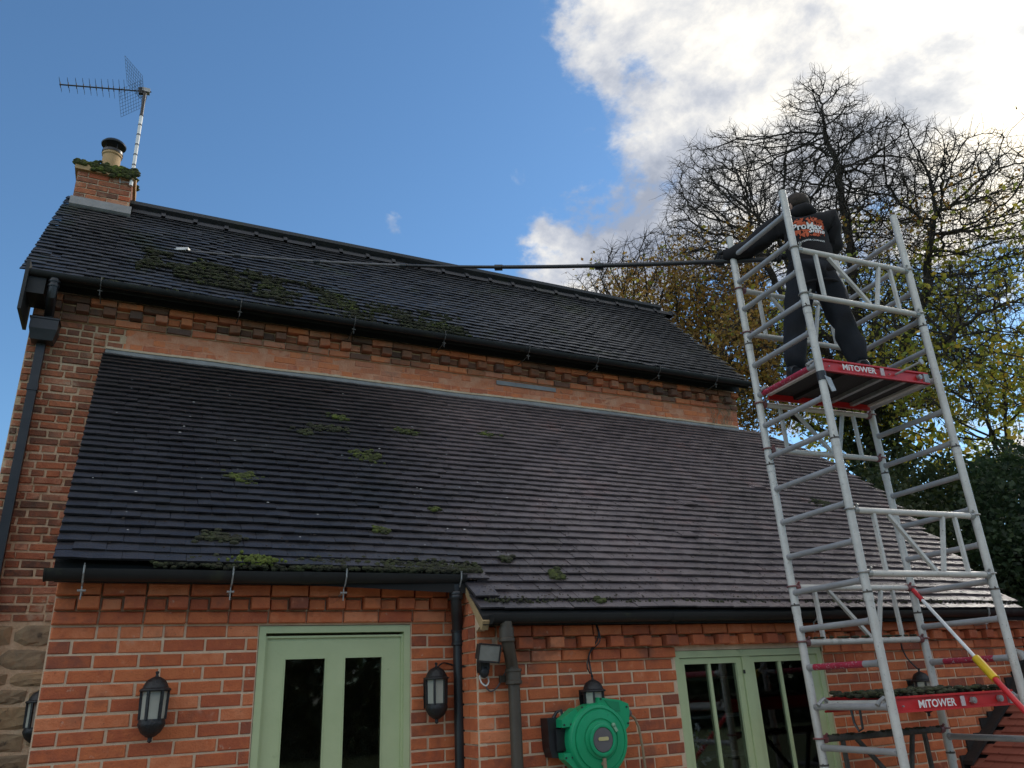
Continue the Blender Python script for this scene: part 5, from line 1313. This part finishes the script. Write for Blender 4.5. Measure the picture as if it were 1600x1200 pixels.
# stone outbuilding glimpsed at the far left
fb_ = thing('stone_outbuilding', 'sliver of a distant stone building with slate roof at the left edge', 'building', (-6.5, 18, 0))
mb = MB(); mb.box(-10.5,-2.75,15.0,20.0,0,5.35); mb.build('wall', M_stone['island'], fb_)
mb = MB(); mb.prism_x([(14.85,5.25),(20.15,5.25),(17.5,5.95)], -10.6,-2.65); mb.build('roof', M_tu['island'], fb_)

# ================================================================ TREES
def colonise(attr, start, step, di, dk, maxn=14000, seed=1, maxit=320, spar=None):
    """space colonisation: returns node positions and parents"""
    attr = np.array(attr); N = [p for p in start]; par = [-1] + list(range(len(start)-1)) if spar is None else list(spar)
    N = np.array(N, float); near = np.full(len(attr), 1e9); ni = np.zeros(len(attr), int)
    alive = np.ones(len(attr), bool); new = list(range(len(N))); r_ = np.random.default_rng(seed)
    for it in range(maxit):
        P = N[new]
        for a in range(0, len(P), 200):
            d = np.linalg.norm(attr[:, None, :] - P[None, a:a+200], axis=2); j = d.argmin(1); m = d[np.arange(len(attr)), j]
            up_ = m < near; near[up_] = m[up_]; ni[up_] = np.array(new)[a:a+200][j[up_]]
        alive &= near > dk
        act = alive & (near < di)
        if not act.any(): break
        idx = ni[act]; dirs = attr[act] - N[idx]; dirs /= np.linalg.norm(dirs, axis=1)[:, None]
        un, inv = np.unique(idx, return_inverse=True); acc = np.zeros((len(un), 3)); np.add.at(acc, inv, dirs)
        acc += r_.normal(0, .22, acc.shape); ln = np.linalg.norm(acc, axis=1); ok = ln > .25
        acc = acc[ok] / ln[ok][:, None]; un = un[ok]
        nn_ = N[un] + acc * step; k0 = len(N); N = np.vstack([N, nn_]); par += list(un); new = list(range(k0, len(N)))
        if len(N) > maxn: break
    return N, np.array(par)
def blob(c, r, n, shell=.0):
    out = []
    while len(out) < n:
        p = rng.uniform(-1, 1, 3); l = (p**2).sum()
        if l < 1 and (shell == 0 or l > shell*rng.random()): out.append(np.array(c) + p*np.array(r))
    return out
def smooth_nodes(N, par, it=2):
    for _ in range(it):
        M_ = N.copy(); cnt = np.ones(len(N)); acc = N.copy()
        p = par[1:]; acc[1:] += N[p]; cnt[1:] += 1; np.add.at(acc, p, N[1:]); np.add.at(cnt, p, 1)
        M_ = acc / cnt[:, None]; M_[0] = N[0]; N = .5*N + .5*M_
    return N
def branches(N, par, rtip, rmax, expo=2.3):
    n = len(N); rad = np.zeros(n); w = np.zeros(n)
    for i in range(n-1, 0, -1):
        if w[i] == 0: w[i] = rtip**expo
        w[par[i]] += w[i]
    rad = np.minimum(w**(1/expo), rmax); return rad
def tree_mesh(N, par, rad, sides=4):
    V = []; Fc = []
    d = np.zeros_like(N); d[1:] = N[1:] - N[par[1:]]; d[0] = (0,0,1); ch = {}
    for i in range(1, len(N)): ch.setdefault(par[i], []).append(i)
    d /= np.maximum(np.linalg.norm(d, axis=1), 1e-9)[:, None]
    out_v = []; out_f = []; base = 0
    a = np.cross(d, np.array((.31,.55,.77))); a /= np.maximum(np.linalg.norm(a, axis=1), 1e-9)[:, None]; b = np.cross(d, a)
    for i in range(1, len(N)):
        p = par[i]; k = 8 if rad[i] > .05 else (5 if rad[i] > .015 else 3); rp = min(rad[p], rad[i]*1.25)
        q0 = N[p] - d[i]*rp*.3; 
        for c, r_ in ((q0, rp), (N[i], rad[i])):
            for j in range(k):
                t = 2*math.pi*j/k; out_v.append(tuple(c + (a[i]*math.cos(t) + b[i]*math.sin(t))*r_))
        for j in range(k): out_f.append((base+j, base+(j+1)%k, base+k+(j+1)%k, base+k+j))
        base += 2*k
    return out_v, out_f
def twigs(N, par, rad, n_per, ln, r0, keep=None, seed=3, rmax=.012):
    r_ = np.random.default_rng(seed); kids = np.bincount(par[1:], minlength=len(N))
    c = (rad < rmax) & (np.arange(len(N)) > 0); n_ = (r_.random(len(N)) < n_per % 1).astype(int) + int(n_per) + (kids == 0)
    idx = np.repeat(np.nonzero(c)[0], n_[c]); n = len(idx); d = N[idx] - N[par[idx]]; d /= np.maximum(np.linalg.norm(d, axis=1), 1e-6)[:, None]
    d += r_.normal(0, .75, (n, 3)); d /= np.linalg.norm(d, axis=1)[:, None]; L_ = ln*r_.uniform(.35, 1.2, n); pts = [N[idx]]
    for s_ in range(3):
        d = d + r_.normal(0, .42, (n, 3)) + np.array((0,0,.09)); d /= np.linalg.norm(d, axis=1)[:, None]; pts.append(pts[-1] + d*(L_/3)[:, None])
    V = []; 
    for s_ in range(3):
        q0, q1 = pts[s_], pts[s_+1]; dd_ = q1 - q0; aa = np.cross(dd_, np.array((.3,.5,.8))); aa /= np.maximum(np.linalg.norm(aa, axis=1), 1e-9)[:, None]; bb_ = np.cross(dd_, aa); bb_ /= np.maximum(np.linalg.norm(bb_, axis=1), 1e-9)[:, None]
        for q, rr_ in ((q0, r0*(1 - s_*.22)), (q1, r0*(1 - (s_+1)*.22))):
            for j in range(3): V.append(q + (aa*math.cos(2.094*j) + bb_*math.sin(2.094*j))*rr_)
    V = np.stack(V, 1).reshape(-1, 3); F0 = []
    for s_ in range(3):
        for j in range(3): F0.append((s_*6+j, s_*6+(j+1)%3, s_*6+3+(j+1)%3, s_*6+3+j))
    Fc = (np.array(F0)[None] + (np.arange(n)*18)[:, None, None]).reshape(-1, 4)
    return V, Fc, np.vstack([pts[-1], pts[-2]])
def add_raw(nm, V, Fc, m, par, st='stuff'):
    me = bpy.data.meshes.new(nm)
    if isinstance(V, np.ndarray):
        me.vertices.add(len(V)); me.vertices.foreach_set('co', V.astype(np.float32).ravel()); k = Fc.shape[1]
        me.loops.add(Fc.size); me.loops.foreach_set('vertex_index', Fc.astype(np.int32).ravel()); me.polygons.add(len(Fc)); me.polygons.foreach_set('loop_start', np.arange(0, Fc.size, k, dtype=np.int32)); me.update(calc_edges=True)
    else: me.from_pydata(V, [], Fc)
    me.materials.append(m); o = place(nm, me, par)
    if st: kind(o, st)
    return o
def leaves(P, size, seed, spread=.05, per=2):
    r_ = np.random.default_rng(seed); P = np.repeat(np.array(P), per, 0); n = len(P); c = P + r_.normal(0, spread, (n, 3))
    u_ = r_.normal(0, 1, (n, 3)); u_ /= np.linalg.norm(u_, axis=1)[:, None]; w_ = np.cross(u_, r_.normal(0, 1, (n, 3))); w_ /= np.linalg.norm(w_, axis=1)[:, None]
    s_ = (size*r_.uniform(.55, 1.3, n))[:, None]; nm = np.cross(u_, w_)
    V = np.stack([c - u_*s_*.5, c - w_*s_*.38 + nm*s_*.1, c + u_*s_*.55, c + w_*s_*.38 + nm*s_*.1], 1).reshape(-1, 3)
    F0 = np.array([(0,1,2,3)]); Fc = (F0[None] + (np.arange(n)*4)[:, None, None]).reshape(-1, 4); return V, Fc

# the big half bare tree behind the tower
big = thing('large_tree', 'large spreading autumn tree, bare twigs above and yellowing leaves below, behind the tower', 'tree', (11.9, 9.25, 0))
A_ = []
A_ += blob((11.9, 9.2, 9.4), (3.7, 3.2, 2.5), 9000, .75)
A_ += blob((11.8, 8.6, 11.9), (1.0, .95, 1.75), 1700)
A_ += blob((10.8, 10.3, 11.3), (1.7, 1.5, 1.5), 2400)
A_ += blob((12.2, 7.1, 8.9), (1.9, 2.0, 1.55), 3200)
A_ += blob((12.0, 7.5, 10.9), (.42, .42, .9), 160)
A_ += blob((12.1, 8.1, 10.2), (1.5, 1.2, 1.1), 1500)
A_ += blob((11.4, 9.4, 11.0), (1.3, 1.2, 1.2), 1200)
A_ += blob((9.85, 12.0, 9.2), (2.0, 1.9, 1.9), 3600)
A_ += blob((8.75, 12.8, 9.6), (1.1, .9, .85), 800)
A_ += blob((8.0, 13.2, 9.0), (.8, .7, .7), 350)
A_ += blob((10.6, 10.6, 7.4), (1.9, 1.8, 1.3), 2000)
A_ += blob((11.2, 8.9, 7.0), (2.8, 2.3, 1.3), 2400)
A_ += blob((10.9, 6.6, 6.2), (1.5, 1.4, 1.3), 1100)
trunk = [(11.9, 9.25, z) for z in np.arange(0, 5.6, .22)] + [(11.88, 9.2, 5.75), (11.85, 9.15, 5.95)]
sp_ = [-1] + list(range(len(trunk)-1)); fork = len(trunk) - 1
def limb(src, mids, step=.13):
    k = src; P = [Vector(trunk[src])] + [Vector(m_) for m_ in mids]
    for a_, b_ in zip(P, P[1:]):
        n = max(1, int((b_-a_).length/step))
        for i in range(1, n+1):
            q = a_.lerp(b_, i/n); w_ = .10; q += Vector((fbm(q.x*1.3, q.z*1.3, 1.)*w_, fbm(q.y*1.3, q.z*1.3, 5.)*w_, fbm(q.x*1.3, q.y*1.3, 9.)*w_)); trunk.append(tuple(q)); sp_.append(k); k = len(trunk) - 1
    return k
limb(fork, [(11.3, 9.9, 6.7), (10.6, 10.9, 7.5), (9.8, 11.8, 8.5), (8.9, 12.6, 9.2)])
limb(fork, [(11.6, 9.5, 7.2), (11.2, 9.9, 8.6), (10.8, 10.2, 10.2)])
u2 = limb(fork, [(11.95, 9.0, 7.4), (11.85, 8.8, 9.0), (11.85, 8.6, 11.0), (11.8, 8.6, 12.6)])
limb(fork, [(12.1, 8.5, 6.9), (12.3, 7.8, 8.0), (12.3, 7.2, 9.3)])
limb(fork-6, [(11.3, 8.6, 5.9), (11.0, 7.5, 6.1), (10.8, 6.6, 6.4)])
limb(fork-3, [(11.2, 9.9, 6.0), (10.5, 10.4, 6.6), (9.9, 10.8, 7.4)])
limb(fork, [(11.2, 8.9, 6.9), (10.5, 8.9, 8.0), (10.0, 8.8, 9.2)])
limb(fork, [(12.8, 9.4, 7.2), (13.6, 9.8, 8.6)])
N, par_ = colonise(A_, trunk, .11, 1.0, .19, 60000, 2, spar=sp_); print('tree nodes', len(N))
N = smooth_nodes(N, par_, 3)
rad = branches(N, par_, .0074, .34, 2.75)
V, Fc = tree_mesh(N, par_, rad)
thick = MB(); add_raw('branches', V, Fc, M_bark, big)
V, Fc, tips = twigs(N, par_, rad, 1.9, .38, .0050, None, 4, .015); print('tips', len(tips))
add_raw('twigs', V, Fc, M_bark, big)
def keepfun(p):
    x_, y_, z_ = p; az = math.degrees(math.atan2(x_, y_)); el = math.degrees(math.atan2(z_-1.65, math.hypot(x_, y_)))
    return az, el
Lb, Ly = [], []
cs = np.random.default_rng(9)
for p in tips:
    az, el = keepfun(p); q = cs.random(); nz = fbm(p[0]*.9, p[1]*.9, p[2]*.9)
    if az < 47 and el < 29.5 + 5*nz:                 # brown side, towards the chimney roof
        if q < .85 + .6*nz: (Lb if cs.random() < .93 else Ly).append(p)
    elif el < 19.5 + 5*nz:
        if q < .55 + .9*nz: Ly.append(p)
    elif el < 26 + 3*nz:
        if q < .16 + .5*nz: Ly.append(p)
    elif el < 30 and q < .10 + .35*nz: (Ly if q < .05 else Lb).append(p)
V, Fc = leaves(Lb, .075, 5, .07, 2); add_raw('brown_leaves', V, Fc, M_lbrown, big)
V, Fc = leaves(Ly, .085, 6, .07, 2); add_raw('yellow_leaves', V, Fc, M_lyel, big)
# second tree to the right
t2 = thing('yellow_tree', 'green and yellow leaved tree at the right edge beyond the tower', 'tree', (15.5, 8.6, 0))
A2 = blob((14.8, 9.4, 6.4), (3.4, 3.2, 2.6), 1500) + blob((13.0, 8.0, 5.2), (1.6, 1.6, 1.2), 350) + blob((15.0, 6.5, 7.2), (2.4, 2.2, 2.0), 600)
N, par_ = colonise(A2, [(15.5, 8.6, z) for z in np.arange(0, 3.4, .25)], .17, 1.8, .40, 6000, 5)
rad = branches(N, par_, .008, .3, 2.3); V, Fc = tree_mesh(smooth_nodes(N, par_, 1), par_, rad); add_raw('branches', V, Fc, M_bark, t2)
V, Fc, tips = twigs(N, par_, rad, 1.2, .42, .006, None, 6, .016); add_raw('twigs', V, Fc, M_bark, t2)
V, Fc = leaves([p for p in tips if cs.random() < (.85 if keepfun(p)[1] < 18 + 8*fbm(p[0]*.6, p[1]*.6, p[2]*.6) else .10)], .13, 7, .10, 2); add_raw('leaves', V, Fc, M_lyel, t2)
# bare tree poking in from the right edge
t3 = thing('bare_tree', 'bare thin branches reaching in at the right edge of the sky', 'tree', (10.4, 3.0, 0))
A3 = blob((9.9, 3.5, 6.2), (1.25, 1.2, 2.0), 330) + blob((8.7, 3.8, 6.4), (.7, .6, 1.2), 160) + blob((8.05, 3.72, 6.6), (.35, .35, .8), 70) 
N, par_ = colonise(A3, [(10.4, 3.0, z) for z in np.arange(0, 4.0, .2)], .11, 1.5, .26, 3500, 8)
rad = branches(N, par_, .0038, .10, 2.3); V, Fc = tree_mesh(smooth_nodes(N, par_, 2), par_, rad); add_raw('branches', V, Fc, M_bark, t3)
V, Fc, tips = twigs(N, par_, rad, .5, .22, .0028, None, 8, .008); add_raw('twigs', V, Fc, M_bark, t3)
V, Fc = leaves([p for p in tips if cs.random() < .10], .06, 8, .02, 1); add_raw('leaves', V, Fc, M_lbrown, t3)
# ivy on the trunk of the big tree
iv = thing('ivy', 'dark ivy climbing the trunk of the large tree behind the tower', 'ivy', (11.9, 9.25, 0))
P_ = []
for i in range(9000):
    z_ = rng.uniform(.5, 7.2); a_ = rng.uniform(0, 6.28); rr_ = (.50 + .30*fbm(a_*1.3, z_*.9, 2.))*(1 if z_ < 5.6 else max(.25, 1 - (z_-5.6)*.45)); P_.append((11.9 + rr_*math.cos(a_), 9.25 + rr_*math.sin(a_), z_))
V, Fc = leaves(P_, .10, 12, .09, 1); add_raw('ivy_leaves', V, Fc, M_livy, iv)
# evergreen shrubs right of the house
def shrub(nm, label, cat, blobs, size, m, seed, n, group=None):
    t = thing(nm, label, cat, (blobs[0][0][0], blobs[0][0][1], 0), group)
    r_ = np.random.default_rng(seed); P_ = []
    for (c, rr_) in blobs:
        for i in range(n):
            d = r_.normal(0,1,3); d /= np.linalg.norm(d); k = 1 + .28*fbm(c[0]+d[0]*2.1, c[1]+d[1]*2.1, c[2]+d[2]*2.1) + .12*fbm(d[0]*6, d[1]*6, d[2]*6)
            P_.append(np.array(c) + d*np.array(rr_)*k*r_.uniform(.72, 1.03))
    V, Fc = leaves(P_, size, seed, .05, 2); add_raw('leaves', V, Fc, m, t)
    mb = MB()
    for (c, rr_) in blobs:
        mb.path([(c[0]+.1, c[1], 0), (c[0]-.05, c[1]+.05, c[2]*.5), tuple(c)], [.06,.05,.02], 6)
    mb.build('stem', M_bark, t); return t
shrub('evergreen_shrub', 'tall dark glossy evergreen shrub at the right edge beside the roof', 'shrub', [((10.1, 5.3, 2.4), (1.0, 1.1, 1.3)), ((10.6, 5.9, 3.3), (1.1, 1.1, 1.1)), ((9.6, 5.8, 2.3), (.8, .8, 1.0))], .075, M_ldark, 31, 4200)
shrub('ivy_bush', 'dark ivy bush overgrowing the far top corner of the lean-to roof', 'shrub', [((9.6, 7.9, 3.3), (1.2, 1.1, 1.15)), ((9.0, 7.2, 2.9), (.8, .9, 1.1)), ((10.9, 8.0, 3.6), (1.2, 1.2, 1.3))], .075, M_livy, 32, 3600)
shrub('holly_bush', 'broad dark green bush behind the right post of the tower', 'shrub', [((12.2, 7.3, 3.4), (1.6, 1.5, 1.5)), ((13.6, 8.6, 3.6), (1.8, 1.6, 1.6)), ((11.8, 6.4, 2.6), (1.2, 1.2, 1.3))], .09, M_ldark, 33, 3600)
# far hedge line on the ground beyond, all round the garden
hg = []
r_ = np.random.default_rng(44)
for i in range(16000):
    t_ = r_.uniform(0, 1); x_ = -25 + 60*t_; y_ = 24 - 8*abs(t_-.3); hg.append((x_ + r_.normal(0,.5), y_ + r_.normal(0,.6), r_.uniform(.1, 3.0 + .8*fbm(x_*.3, 1.))))
V, Fc = leaves(hg, .30, 45, .12, 1); tag(add_raw('hedge', V, Fc, M_ldark, None), 'long dark hedge far behind the house, closing the garden', 'hedge')

# unseen hedge added behind the camera to keep the pane reflections dark
hg = []
for i in range(42000):
    x_ = r_.uniform(-20, 34); hg.append((x_, -16 + r_.normal(0,.35), r_.uniform(.05, 4.6 + .8*fbm(x_*.35, 7.))))
V, Fc = leaves(hg, .34, 46, .12, 1); tag(add_raw('reflection_hedge', V, Fc, M_ldark, None), 'tall dark hedge added out of view behind the camera to darken the pane reflections', 'hedge')
